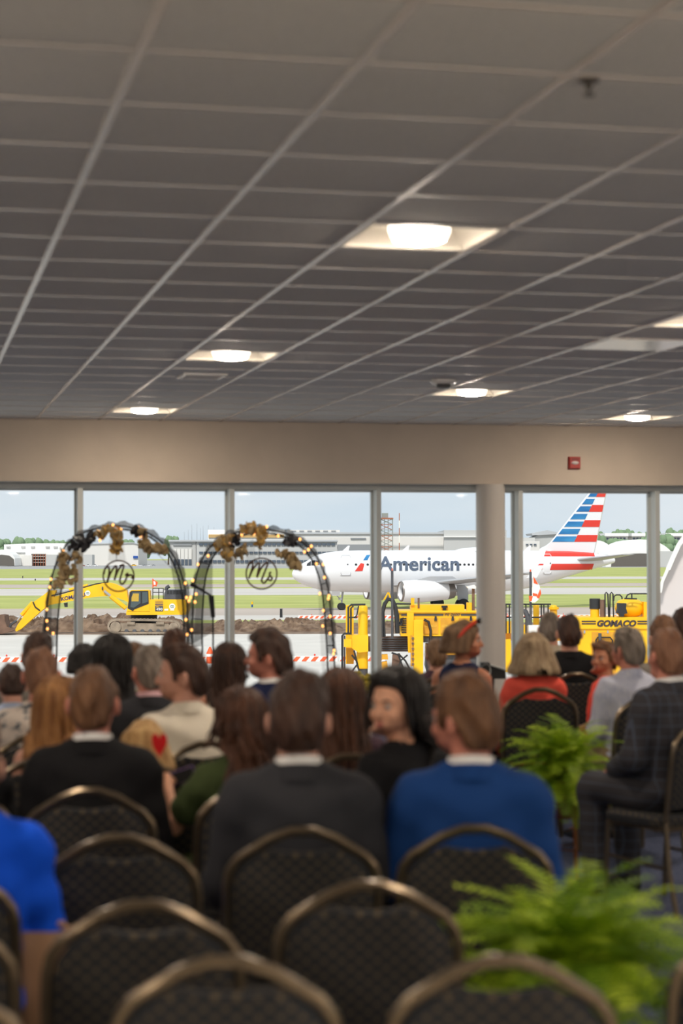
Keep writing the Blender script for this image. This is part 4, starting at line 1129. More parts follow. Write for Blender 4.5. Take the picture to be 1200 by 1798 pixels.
for k, (px, top, w) in enumerate(((-4, 947, 22), (8, 946, 20), (20, 943.5, 22), (33, 944, 20), (44, 948, 18), (52, 943.5, 17), (63, 946, 20), (75, 946, 18), (86, 950, 17), (95, 948.5, 18), (106, 948, 19), (116, 950, 17), (128, 951, 20), (222, 946, 20), (238, 948, 18), (252, 949, 18))):
    tree(px, top, 1480 + 60 * (k % 3), w, 'hazy green tree behind the left hangars, %s from the left edge' % ORD[k], 'trees behind the left hangars', k)
for k, (px, top, w) in enumerate(((296, 943, 14), (306, 940, 15), (314, 943, 12))): tree(px, top, 1430 + 40 * k, w, '%s of three green trees above the grey hangar between the arches' % ('left', 'middle', 'right')[k], 'trees between the arches', k)
for k, (px, top, w) in enumerate(((1050, 934, 20), (1060, 938, 18), (1072, 934, 18), (1086, 931.5, 20), (1098, 932, 18), (1106, 930.5, 18), (1118, 934, 20), (1130, 936, 16), (1146, 935, 22), (1160, 937, 18), (1176, 933, 20), (1188, 929, 22), (1202, 931, 20))):
    tree(px, top, 1480 + 60 * (k % 3), w, 'hazy tree on the right skyline, %s from the airliner tail' % ORD[k], 'trees on the right skyline', k)
for k, (px, top, w) in enumerate(((1054, 941, 20), (1084, 944, 26), (1108, 945, 26), (1130, 945, 20), (1167, 940, 24), (1182, 946, 20))):
    tree(px, top, 1150 + 50 * (k % 3), w, 'darker tree close behind the domed shelters, %s from the left' % ORD[k], 'trees behind the shelters', k)
# ---- parked vehicles on the far ramp
M_carglass = mat('far_car_glass', (.05, .055, .06), .2)
cols_ = [mat('car_white', srgb(235, 235, 235), .4), mat('car_silver', srgb(170, 172, 176), .4), mat('car_dark', srgb(60, 62, 68), .4), mat('car_red', srgb(150, 50, 44), .4), M_yel]
def far_car(px, py, w, ci, lab_):
    D = min(gdist(py), 1200); Fm = frame_at(px, D); s_ = w * D / F_PX
    t = thing('parked_car', lab_, 'car', Fm.b, Fm.a)
    h = s_ * .36
    b = MB(); b.prism([(-s_ / 2, 0, .15 * h), (s_ / 2, 0, .15 * h), (s_ / 2, 0, .6 * h), (s_ * .3, 0, .66 * h), (s_ * .2, 0, h), (-s_ * .25, 0, h), (-s_ * .36, 0, .64 * h), (-s_ / 2, 0, .58 * h)], (0, s_ * .42, 0)); build(b, 'body', cols_[ci], t)
    build(MB().prism([(s_ * .26, -.02, .66 * h), (s_ * .17, -.02, .94 * h), (-s_ * .22, -.02, .94 * h), (-s_ * .31, -.02, .66 * h)], (0, .04, 0)), 'window', M_carglass, t)
    for x in (-.3, .3): build(MB().lathe([(h * .2, -.05), (h * .2, s_ * .1)], (s_ * x, 0, h * .2), 12, 'y'), 'wheel', M_tyre, t)
for px, py, w, ci, lab_ in ((155, 993, 9, 0, 'white car parked farthest left on the far ramp'), (146, 993, 7, 3, 'dark red car beside the leftmost white car'), (167, 988.5, 9, 0, 'white van parked under the first arch'), (213, 989, 7, 2, 'dark car under the ring sign of the first arch'), (246, 989, 7, 0, 'white car right of the blue hangar sign'), (254, 989, 7, 1, 'silver car right of the blue hangar sign'), (262, 989, 7, 0, 'white car in the middle of the far parking row'), (270, 989, 7, 1, 'silver car at the right end of the far parking row'), (235, 987.5, 9, 4, 'yellow truck below the blue hangar sign'), (1117, 991.5, 9, 0, 'white car parked before the domed shelter'), (1098, 991.5, 6, 1, 'pale box truck inside the domed shelter')):
    far_car(px, py, w, ci, lab_)

# ================================================================ people: implicit surfaces meshed with surface nets
class Field:
    def __init__(s, xs, ys, zs):
        s.a = [np.asarray(q, np.float32) for q in (xs, ys, zs)]
        s.F = np.full([len(q) for q in s.a], 9.0, np.float32)
    def _sub(s, lo, hi):
        r = []
        for k in range(3):
            i = int(np.searchsorted(s.a[k], lo[k])); j = int(np.searchsorted(s.a[k], hi[k]))
            if j <= i: return None, None
            r.append(slice(i, j))
        g = [s.a[0][r[0]][:, None, None], s.a[1][r[1]][None, :, None], s.a[2][r[2]][None, None, :]]
        return tuple(r), g
    def _join(s, sl, d, k, mode):
        A = s.F[sl]
        if mode == '+':
            h = np.clip(.5 + .5 * (A - d) / k, 0, 1); s.F[sl] = A * (1 - h) + d * h - k * h * (1 - h)
        else:
            d = -d; h = np.clip(.5 - .5 * (A - d) / k, 0, 1); s.F[sl] = A * (1 - h) + d * h + k * h * (1 - h)
    def cap(s, p, q, r0, r1=None, k=.02, mode='+'):
        r1 = r0 if r1 is None else r1
        p = np.array(p, np.float32); q = np.array(q, np.float32); m_ = max(r0, r1) + k + .03
        sl, g = s._sub(np.minimum(p, q) - m_, np.maximum(p, q) + m_)
        if sl is None: return s
        d = q - p; L = float(d @ d) + 1e-9
        t = np.clip(((g[0] - p[0]) * d[0] + (g[1] - p[1]) * d[1] + (g[2] - p[2]) * d[2]) / L, 0, 1)
        D = np.sqrt((g[0] - p[0] - d[0] * t) ** 2 + (g[1] - p[1] - d[1] * t) ** 2 + (g[2] - p[2] - d[2] * t) ** 2) - (r0 + (r1 - r0) * t)
        s._join(sl, D, k, mode); return s
    def ell(s, c, r, k=.02, mode='+'):
        c = np.array(c, np.float32); r = np.array(r, np.float32); m_ = r + k + .03
        sl, g = s._sub(c - m_, c + m_)
        if sl is None: return s
        u = [(g[i] - c[i]) / r[i] for i in range(3)]
        n = np.sqrt(u[0] ** 2 + u[1] ** 2 + u[2] ** 2) + 1e-6
        n2 = np.sqrt((u[0] / r[0]) ** 2 + (u[1] / r[1]) ** 2 + (u[2] / r[2]) ** 2) + 1e-6
        D = n * (n - 1) / n2
        s._join(sl, D, k, mode); return s
    def cut(s, fn):
        """keep where fn(x,y,z) < 0"""
        g = [s.a[0][:, None, None], s.a[1][None, :, None], s.a[2][None, None, :]]
        s.F = np.maximum(s.F, np.broadcast_to(fn(*g), s.F.shape).astype(np.float32)); return s
    def add(s, fn):
        g = [s.a[0][:, None, None], s.a[1][None, :, None], s.a[2][None, None, :]]
        s.F = s.F + fn(*g).astype(np.float32); return s
    def net(s):
        F = s.F; S = F < 0
        c = np.zeros(np.array(F.shape) - 1, np.int8)
        for i in (0, 1):
            for j in (0, 1):
                for k in (0, 1):
                    c += S[i:F.shape[0] - 1 + i, j:F.shape[1] - 1 + j, k:F.shape[2] - 1 + k]
        act = (c > 0) & (c < 8)
        I = np.argwhere(act)
        idx = np.full(act.shape, -1, np.int64); idx[act] = np.arange(len(I))
        acc = np.zeros((len(I), 3)); cnt = np.zeros(len(I))
        X = [s.a[k][I[:, k]] for k in range(3)]; H = [s.a[k][I[:, k] + 1] - s.a[k][I[:, k]] for k in range(3)]
        for ax in range(3):
            o1, o2 = [q for q in range(3) if q != ax]
            for a in (0, 1):
                for b in (0, 1):
                    off = [0, 0, 0]; off[o1] = a; off[o2] = b
                    i0 = I + np.array(off); off2 = list(off); off2[ax] = 1; i1 = I + np.array(off2)
                    f0 = F[i0[:, 0], i0[:, 1], i0[:, 2]]; f1 = F[i1[:, 0], i1[:, 1], i1[:, 2]]
                    cr = (f0 < 0) != (f1 < 0)
                    t = np.where(cr, f0 / np.where(cr, f0 - f1, 1), 0)
                    pos = np.zeros((len(I), 3)); pos[:, ax] = X[ax] + t * H[ax]
                    pos[:, o1] = X[o1] + a * H[o1]; pos[:, o2] = X[o2] + b * H[o2]
                    acc += pos * cr[:, None]; cnt += cr
        V = acc / cnt[:, None]
        Q = []
        for ax in range(3):
            o1, o2 = (ax + 1) % 3, (ax + 2) % 3
            sh = list(F.shape); sl0 = [slice(None)] * 3; sl1 = [slice(None)] * 3
            sl0[ax] = slice(0, -1); sl1[ax] = slice(1, None)
            e = S[tuple(sl0)] != S[tuple(sl1)]
            E = np.argwhere(e)
            E = E[(E[:, o1] > 0) & (E[:, o2] > 0) & (E[:, o1] < sh[o1] - 1) & (E[:, o2] < sh[o2] - 1)]
            if not len(E): continue
            def ci(d1, d2):
                q = E.copy(); q[:, o1] += d1; q[:, o2] += d2
                return idx[q[:, 0], q[:, 1], q[:, 2]]
            a, b, c_, d = ci(-1, -1), ci(0, -1), ci(0, 0), ci(-1, 0)
            ins = S[E[:, 0], E[:, 1], E[:, 2]]
            q = np.where(ins[:, None], np.stack([a, b, c_, d], 1), np.stack([d, c_, b, a], 1))
            Q.append(q)
        Q = np.concatenate(Q)
        Q = Q[(Q >= 0).all(1)]
        return V, Q
def np_mesh(name, V, Q):
    me = bpy.data.meshes.new(name)
    me.vertices.add(len(V)); me.vertices.foreach_set('co', np.asarray(V, np.float32).ravel())
    n = len(Q); me.loops.add(n * 4); me.loops.foreach_set('vertex_index', np.asarray(Q, np.int32).ravel())
    me.polygons.add(n); me.polygons.foreach_set('loop_start', np.arange(0, n * 4, 4, dtype=np.int32)); 
    me.update(calc_edges=True); me.validate()
    me.polygons.foreach_set('use_smooth', [True] * len(me.polygons))
    return me
def smooth_net(V, Q, it=2, lam=.5):
    for _ in range(it):
        S = np.zeros_like(V); C = np.zeros(len(V))
        for a, b in ((0, 1), (1, 2), (2, 3), (3, 0)):
            np.add.at(S, Q[:, a], V[Q[:, b]]); np.add.at(S, Q[:, b], V[Q[:, a]]); np.add.at(C, Q[:, a], 1); np.add.at(C, Q[:, b], 1)
        V = V + lam * (S / C[:, None] - V)
    return V
def axis(*seg):
    r = [seg[0][0]]
    for a, b, h in seg:
        n = max(1, int(round((b - a) / h))); r += list(np.linspace(a, b, n + 1)[1:])
    return r

SEX = {'m': dict(sw=.150, ch=.156, nk=.056, hp=.165, hs=1.0), 'f': dict(sw=.14, ch=.142, nk=.046, hp=.17, hs=.95)}
def arms_of(sx, pose):
    p = SEX[sx]; s0 = p['sw']
    L = {1: [(s0 + .02, -.015, .975), (s0 + .068, .02, .72), (.115, .265, .645)], -1: [(-s0 - .02, -.015, .975), (-s0 - .068, .02, .72), (-.115, .265, .645)]}
    if pose == 'phone': L[-1] = [(-s0 - .02, -.015, .975), (-s0 - .12, .12, .78), (-.24, .34, .92)]
    return L
def body_field(sx, pose='lap'):
    p = SEX[sx]
    ys = axis((-.22, -.13, .016), (-.13, .15, .0065), (.15, .26, .016), (.26, .46, .0085), (.46, .68, .018))
    xs = axis((-.42, -.14, .015), (-.14, .14, .0065), (.14, .42, .015)); zs = axis((-.02, .57, .016), (.57, .71, .0085), (.71, 1.05, .015), (1.05, 1.365, .0065))
    f = Field(xs, ys, zs)
    f.ell((0, -.01, .87), (p['ch'], .105, .2), .03).ell((0, .015, .68), (p['ch'] * .92, .11, .17), .04).ell((0, .0, .56), (p['hp'], .13, .1), .04)
    f.cap((-p['sw'] + .01, -.015, .985), (p['sw'] - .01, -.015, .985), .056, k=.04)
    for s_ in (-1, 1):
        f.cap((s_ * .02, -.012, 1.05), (s_ * (p['sw'] - .03), -.015, .998), .045, .045, .03)
        f.cap((s_ * .09, .03, .545), (s_ * .115, .43, .54), .083, .058, .03); f.cap((s_ * .115, .43, .53), (s_ * .115, .41, .1), .056, .036, .02)
        f.cap((s_ * .115, .4, .045), (s_ * .125, .56, .035), .04, .03, .02)
        if sx == 'f': f.ell((s_ * .07, .085, .93), (.06, .05, .06), .03)
    A = arms_of(sx, pose); ar = 1.0 if sx == 'm' else .84
    for s_ in (-1, 1):
        a, b, c = A[s_]
        f.cap(a, b, .05 * ar, .041 * ar, .03); f.cap(b, c, .04 * ar, .027 * ar, .015)
        d = (np.array(c) - np.array(b)); d /= np.linalg.norm(d); c = np.array(c)
        up = np.array([0, 0, 1.0]); sd = np.cross(d, up); sd /= np.linalg.norm(sd)
        pal = c + d * .055; f.cap(c + d * .02, pal, .026, .03, .012)
        for k, (o, ln) in enumerate(((-.026, .062), (-.009, .072), (.009, .068), (.025, .052))):
            r0 = pal + sd * o + d * .02; r1 = r0 + d * ln * .55 - up * .004; r2 = r1 + d * ln * .4 - up * .022
            f.cap(r0, r1, .0095, .009, .004); f.cap(r1, r2, .009, .0075, .004)
        t0 = c + d * .03 - sd * s_ * .025; f.cap(t0, t0 + d * .03 - sd * s_ * .022, .012, .01, .006).cap(t0 + d * .03 - sd * s_ * .022, t0 + d * .058 - sd * s_ * .02, .01, .008, .004)
    # neck and head
    f.cap((0, -.012, 1.0), (0, .004, 1.17), p['nk'] + .006, p['nk'], .03)
    f.ell((0, .012, 1.245), (.076, .098, .096), .02).ell((0, .052, 1.19), (.062, .062, .085), .025).ell((0, .075, 1.135), (.043, .038, .032), .025)
    f.cap((0, .108, 1.232), (0, .128, 1.193), .008, .0135, .012).ell((0, .112, 1.188), (.018, .013, .009), .008)
    f.ell((0, .1, 1.243), (.05, .014, .009), .014)
    for s_ in (-1, 1):
        f.ell((s_ * .032, .121, 1.224), (.017, .014, .011), .012, '-')
        f.ell((s_ * .045, .085, 1.19), (.02, .02, .018), .02)
        f.ell((s_ * .085, -.002, 1.207), (.015, .017, .034), .008); f.ell((s_ * .096, .012, 1.212), (.008, .011, .018), .004, '-')
    f.ell((0, .110, 1.163), (.023, .010, .0065), .006).ell((0, .109, 1.152), (.02, .010, .0065), .006)
    f.ell((0, .100, 1.125), (.02, .014, .012), .015)
    return f
_cache = {}
def twist(V, yaw, pitch):
    """turn the head: everything above the neck, blended through the neck"""
    V = np.array(V, float); z = V[:, 2]
    # only the head/neck column, never raised hands
    rad = np.hypot(V[:, 0], V[:, 1]); w = np.clip((z - 1.085) / .075, 0, 1); w = w * w * (3 - 2 * w); w[(rad > .17)] = 0
    a = yaw * w; c, s_ = np.cos(a), np.sin(a); x, y = V[:, 0].copy(), V[:, 1].copy()
    pw = pitch * w; py, pz = y - 0.0, z - 1.10
    y2 = py * np.cos(pw) - pz * np.sin(pw); z2 = py * np.sin(pw) + pz * np.cos(pw)
    V[:, 2] = z2 + 1.10; V[:, 0] = x * c - y2 * s_; V[:, 1] = x * s_ + y2 * c
    return V
def body_mesh(sx, yaw, pitch, pose='lap'):
    k = ('body', sx, pose)
    if k not in _cache:
        V, Q = body_field(sx, pose).net(); _cache[k] = (smooth_net(V, Q, 1, .35), Q)
    k2 = ('bm', sx, pose, round(yaw, 3), round(pitch, 3))
    if k2 not in _cache:
        V, Q = _cache[k]; _cache[k2] = np_mesh('body', twist(V, yaw, pitch), Q)
    return _cache[k2]
def garment(kind, sx, pose='lap'):
    key = ('g', kind, sx, pose)
    if key in _cache: return _cache[key]
    p = SEX[sx]; g = .014
    A = arms_of(sx, pose)
    if kind in ('jacket', 'shirt', 'tee', 'sleeveless', 'blouse'):
        h = .0135
        f = Field(axis((-.46, .46, h)), axis((-.24, .42, h)), axis((.45, 1.2, h)))
        e = {'jacket': .026, 'shirt': .018, 'tee': .018, 'sleeveless': .010, 'blouse': .016}[kind]
        f.ell((0, -.012, .86), (p['ch'] + e * 1.2, .107 + e, .22 + e), .03).ell((0, .012, .68), (p['ch'] * .96 + e, .115 + e, .19), .05).ell((0, 0, .56), (p['hp'] + e, .135 + e * .8, .11), .04)
        f.cap((-p['sw'] + .005, -.015, .987), (p['sw'] - .005, -.015, .987), .057 + e * .8, k=.04)
        for s_ in (-1, 1):
            f.cap((s_ * .02, -.012, 1.043), (s_ * (p['sw'] - .02), -.015, 1.002), .047 + e * .6, .045 + e * .7, .03)
            if sx == 'f': f.ell((s_ * .07, .085, .93), (.06 + e, .05 + e, .06 + e), .03)
            a, b, c = A[s_]; ar = 1.0 if sx == 'm' else .86
            if kind in ('jacket', 'shirt', 'blouse'):
                f.cap(a, b, .05 * ar + e, .042 * ar + e * .9, .03); f.cap(b, tuple(np.array(b) + (np.array(c) - np.array(b)) * .93), .042 * ar + e * .9, .03 * ar + e * .9, .02)
            elif kind == 'tee':
                f.cap(a, tuple(np.array(a) + (np.array(b) - np.array(a)) * .62), .052 * ar + e * 1.2, .05 * ar + e * 1.3, .02)
        top = {'jacket': 1.085, 'shirt': 1.09, 'tee': 1.085, 'sleeveless': 1.05, 'blouse': 1.085}[kind]
        if kind == 'sleeveless':
            f.cut(lambda x, y, z: np.abs(x) - (p['sw'] + .012 - .25 * np.clip(z - .93, 0, .2)) + 0 * y + 0 * z)
        f.cap((0, .0, top - .03), (0, .02, 1.4), .062 if sx == 'm' else .056, .085, .008, '-')
        if kind == 'jacket':       # open front with lapel valley
            f.cap((0, .15, .80), (0, .075, 1.08), .02, .06, .02, '-')
        amp = {'jacket': .0035, 'shirt': .005, 'blouse': .006, 'tee': .005, 'sleeveless': .003}[kind]
        f.add(lambda x, y, z: amp * (np.sin(38 * z + 9 * x + 6 * y) * np.sin(13 * x + 2) + .6 * np.sin(55 * z - 30 * np.abs(x) + 3)))
        zb = .475
        f.cut(lambda x, y, z: zb - z + 0 * x + 0 * y)
        V, Q = f.net(); V = smooth_net(V, Q, 1, .4)
    elif kind in ('trousers', 'skirt'):
        h = .0155
        f = Field(axis((-.3, .3, h)), axis((-.22, .56, h)), axis((.05, .72, h)))
        f.ell((0, 0, .57), (p['hp'] + .02, .145, .115), .04)
        for s_ in (-1, 1):
            f.cap((s_ * .09, .03, .55), (s_ * .115, .43, .545), .1, .078, .03)
            if kind == 'trousers': f.cap((s_ * .115, .43, .53), (s_ * .115, .41, .1), .077, .062, .02)
        if kind == 'skirt':
            f.cap((0, .1, .55), (0, .42, .54), .1, .09, .06); f.cap((-.11, .44, .52), (.11, .44, .52), .075, k=.05)
        f.add(lambda x, y, z: .004 * np.sin(40 * z + 15 * y + 20 * x))
        f.cut(lambda x, y, z: .075 - z + 0 * x + 0 * y)
        V, Q = f.net(); V = smooth_net(V, Q, 1, .4)
    _cache[key] = np_mesh(kind, V, Q)
    return _cache[key]

def hair_short(style, seed=0):
    """short haircut: lumpy shell above a hairline"""
    f = Field(axis((-.115, .115, .006)), axis((-.13, .16, .006)), axis((1.08, 1.375, .006)))
    top, side = {'crop': (.012, .005), 'mid': (.02, .011), 'full': (.028, .011), 'thin': (.009, .007)}[style]
    f.ell((0, .010, 1.245), (.077 + side, .099 + side, .097 + top), .01); f.ell((0, -.03, 1.19), (.066 + side, .066 + side, .09), .03)
    if style in ('mid', 'full'): f.ell((.018, .055, 1.325), (.06, .055, .025), .03)
    r_ = np.random.RandomState(seed); ph = r_.rand(6) * 6
    f.add(lambda x, y, z: .0028 * (np.sin(70 * x + 40 * y + ph[0]) + np.sin(85 * y - 50 * z + ph[1]) + np.sin(95 * x - 30 * z + ph[2])) + .0022 * np.sin(150 * x + 60 * z + ph[3]))
    hx = [-.14, -.06, -.035, -.022, .026, .032, .05, .058, .075, .1, .16]
    hzv = [1.128, 1.13, 1.14, 1.212, 1.232, 1.195, 1.195, 1.25, 1.285, 1.297, 1.297] if style != 'thin' else [1.128, 1.13, 1.14, 1.215, 1.235, 1.20, 1.205, 1.27, 1.318, 1.33, 1.34]
    f.cut(lambda x, y, z: (np.interp(y, hx, hzv) - z) * .7 + 0 * x)
    V, Q = f.net(); return smooth_net(V, Q, 1, .3), Q
def hair_bob(length=1.10, wide=.03):
    f = Field(axis((-.19, .19, .008)), axis((-.19, .16, .008)), axis((.95, 1.385, .008)))
    f.ell((0, .008, 1.25), (.098, .117, .112), .02)
    for a in np.linspace(-205, 25, 14):
        q = math.radians(a); x, y = math.cos(q), math.sin(q)
        f.cap((x * .075, y * .088, 1.27), (x * (.085 + wide), -.02 + y * (.08 + wide), length + .025), .035, .042, .025)
    f.add(lambda x, y, z: .004 * (np.sin(90 * np.arctan2(y, x) / 6.28 * 3) + np.sin(60 * x + 20 * z) + np.sin(70 * y - 25 * z)))
    f.ell((0, .13, 1.18), (.075, .085, .115), .02, '-')
    f.cut(lambda x, y, z: length - z + 0 * x + 0 * y)
    V, Q = f.net(); return smooth_net(V, Q, 1, .4), Q
def hair_long(length, wave, seed, n=120, fine=.011, spread=1.0, parted=True):
    """cap of hair plus locks falling over the shoulders and back"""
    rg = random.Random(seed); b = MB()
    V, Q = hair_short('full', seed)
    b.add(V.tolist(), [tuple(q) for q in Q.tolist()])
    for i in range(n):
        az = math.radians(rg.uniform(-206, 26))            # -90 is the back of the head
        p0 = rg.uniform(.06, .75)
        layer = rg.uniform(1.05, 1.26)
        end = length + rg.uniform(-.03, .10)
        if math.sin(az) > -.12: end = 1.13 + rg.uniform(-.02, .03)      # side locks tucked at the jaw
        path = []; ph = rg.random() * 6.28; fr = rg.uniform(24, 34); wv = wave * rg.uniform(.5, 1.2)
        cx, sy = math.cos(az), math.sin(az)
        m_ = 9
        for k in range(m_ + 1):
            t = p0 + (1.62 - p0) * k / m_
            path.append([math.sin(t) * .082 * layer * cx, .006 + math.sin(t) * .102 * layer * sy, 1.247 + math.cos(t) * .103 * (1 + (layer - 1) * .6)])
        z = path[-1][2]; x, y = path[-1][0], path[-1][1]
        steps = max(3, int((z - end) / .03)); out = rg.uniform(-.01, .035) * spread
        for k in range(1, steps + 1):
            u = k / steps; zz = z + (end - z) * u
            by = y if zz > 1.12 else min(y - .0, y)
            px_, py_ = x + cx * out * u + wv * math.sin(fr * zz + ph), y + sy * out * u + wv * math.cos(fr * zz + ph)
            if zz < 1.09 and abs(px_) < .2:                     # stay outside the shoulders
                if py_ < .03: py_ = min(py_, -.085 - .42 * max(0, min(.12, 1.09 - zz)) - rg.uniform(0, .01))
                else: py_ = max(py_, .11)
            path.append([px_, py_, zz])
        L = len(path); r = [fine * (.7 + .6 * math.sin(PI * min(1, (k + 1) / L * 1.1))) * (1 if k < L - 2 else .5) for k in range(L)]
        b.tube(path, r, 5)
    return np.array(b.v), b.f
HAIRC = {}
def hair_mesh(kind, yaw, pitch, seed):
    k0 = (kind, seed % 3)
    if k0 not in HAIRC:
        s3 = seed % 3
        if kind in ('crop', 'mid', 'full', 'thin'): HAIRC[k0] = hair_short(kind, s3)
        elif kind == 'bob': HAIRC[k0] = hair_bob(1.075, .05)
        elif kind == 'shortbob': HAIRC[k0] = hair_bob(1.14, .005)
        elif kind == 'bun': HAIRC[k0] = hair_short('full', s3)
        elif kind == 'long': HAIRC[k0] = hair_long(.86, .006, s3 + 5)
        elif kind == 'sleek': HAIRC[k0] = hair_long(1.0, .003, s3 + 15, 150)
        elif kind == 'wavy': HAIRC[k0] = hair_long(.84, .02, s3 + 25, 150, .010, 1.9)
        elif kind == 'ponytail': HAIRC[k0] = hair_short('full', s3)
    V, Q = HAIRC[k0]
    V2 = twist_rigid(np.array(V), yaw, pitch) if kind not in ('long', 'sleek', 'wavy') else twist_hair(np.array(V), yaw, pitch)
    if isinstance(Q, np.ndarray): return np_mesh('hair', V2, Q)
    m_ = MB(); m_.v = [tuple(p) for p in V2.tolist()]; m_.f = Q
    me = m_.mesh('hair', False, False); me.polygons.foreach_set('use_smooth', [True] * len(me.polygons))
    return me
def rotz(V, a):
    c, s_ = np.cos(a), np.sin(a); x, y = V[:, 0].copy(), V[:, 1].copy()
    V[:, 0] = x * c - y * s_; V[:, 1] = x * s_ + y * c
    return V
def twist_rigid(V, yaw, pitch):
    V = np.array(V, float); y, z = V[:, 1].copy(), V[:, 2] - 1.10
    V[:, 1] = y * math.cos(pitch) - z * math.sin(pitch); V[:, 2] = y * math.sin(pitch) + z * math.cos(pitch) + 1.10
    return rotz(V, yaw)
def twist_hair(V, yaw, pitch):
    w = np.clip((V[:, 2] - .92) / .16, 0, 1); A = twist_rigid(V, yaw, pitch); B = twist_rigid(V, yaw * .15, 0)
    return A * w[:, None] + B * (1 - w[:, None])

# ---- materials of people
def skin(n, c): return mat('skin_' + n, srgb(*c), .5, var=.06, scale=14, spec=.35)
SK = {'fair': skin('fair', (205, 150, 128)), 'tan': skin('tan', (190, 128, 98)), 'warm': skin('warm', (222, 164, 132)), 'ruddy': skin('ruddy', (198, 128, 108))}
def hairm(n, c, c2): return mat('hair_' + n, srgb(*c), .55, col2=srgb(*c2), scale=26, stretch=(1, 1, .12), lo=.35, hi=.7, bump=.6, bscale=70, spec=.35)
HM = {'black': hairm('black', (20, 17, 16), (34, 28, 26)), 'dark': hairm('dark_brown', (44, 27, 20), (74, 48, 35)), 'brown': hairm('brown', (80, 52, 33), (122, 84, 55)),
      'chest': hairm('chestnut', (56, 34, 24), (92, 56, 36)), 'light': hairm('light_brown', (98, 72, 50), (138, 106, 78)), 'grey': hairm('grey_brown', (92, 80, 70), (140, 126, 114)),
      'ash': hairm('ash_blonde', (128, 104, 78), (172, 148, 116)), 'straw': hairm('strawberry', (118, 74, 40), (182, 130, 78)), 'blonde': hairm('blonde', (170, 128, 78), (214, 176, 120)), 'sand': hairm('sandy', (110, 72, 52), (146, 104, 78))}
M_eye = mat('eye_white', (.42, .38, .35), .3); M_iris = mat('iris_dark', (.03, .02, .015), .2); M_lip = mat('lip', srgb(170, 88, 84), .4); M_shoe = mat('black_leather', (.015, .014, .014), .25)
M_collar = mat('collar_white', srgb(232, 228, 224), .8)
_pc = {}
def part_mesh(key, fn):
    if key not in _pc:
        mb = MB(); fn(mb); _pc[key] = mb.mesh(key, True)
    return _pc[key]
def eyes(mb, s_):
    mb.ball((s_ * .032, .1015, 1.224), .0118, 10, 8)
def irises(mb, s_):
    mb.ball((s_ * .032, .1105, 1.224), (.0055, .004, .0055), 8, 6)
def lips(mb):
    mb.ball((0, .1165, 1.1625), (.021, .007, .0045), 10, 6); mb.ball((0, .1155, 1.1535), (.018, .007, .005), 10, 6)
def brows(mb, s_):
    mb.tube([(s_ * .014, .113, 1.242), (s_ * .03, .113, 1.247), (s_ * .048, .103, 1.243)], [.003, .004, .002], 6)
def ring_band(mb, rx, ry, z0, z1, slope=.018, flare=.008, th=.006, open_a=0.3):
    n = 28; secs = []
    for i in range(n + 1):
        a = PI / 2 + open_a + (2 * PI - 2 * open_a) * i / n; c, s_ = math.cos(a), math.sin(a)
        zz = slope * -s_
        p0 = (rx * c, ry * s_ - .006, z1 + zz); p1 = ((rx + flare) * c, (ry + flare) * s_ - .006, z0 + zz)
        q0 = ((rx + th) * c, (ry + th) * s_ - .006, z1 + zz); q1 = ((rx + flare + th) * c, (ry + flare + th) * s_ - .006, z0 + zz)
        secs.append([p0, q0, q1, p1])
    mb.loft(secs)
def shoe(mb):
    for s_ in (-1, 1):
        x = s_ * .118
        def sec(y, w, h, z=0): return [(x + w * math.cos(t), y, z + max(0, h * (.45 + .55 * math.sin(t)))) for t in [PI * 2 * k / 12 for k in range(12)]]
        mb.loft([sec(.355, .03, .075), sec(.37, .044, .10), sec(.44, .046, .11), sec(.5, .048, .08), sec(.57, .05, .058), sec(.625, .043, .045), sec(.645, .022, .034)])
def glasses(mb):
    for s_ in (-1, 1):
        mb.tube([(s_ * .034 + .026 * math.cos(a), .124 - .01 * abs(math.cos(a)) * 0, 1.222 + .019 * math.sin(a)) for a in [2 * PI * k / 14 for k in range(14)]], .0022, 5, closed=True)
        mb.tube([(s_ * .06, .122, 1.226), (s_ * .078, .09, 1.228), (s_ * .084, .01, 1.225)], .0022, 5)
    mb.tube([(-.009, .126, 1.226), (.009, .126, 1.226)], .002, 5)
def cloth(n, c, c2=None, rough=.85, scale=300, stretch=(1, 1, 1), **kw):
    return mat('cloth_' + n, srgb(*c), rough, var=0 if c2 else .06, col2=srgb(*c2) if c2 else None, scale=scale, stretch=stretch, bump=.15, spec=.2, **kw)
persons = []
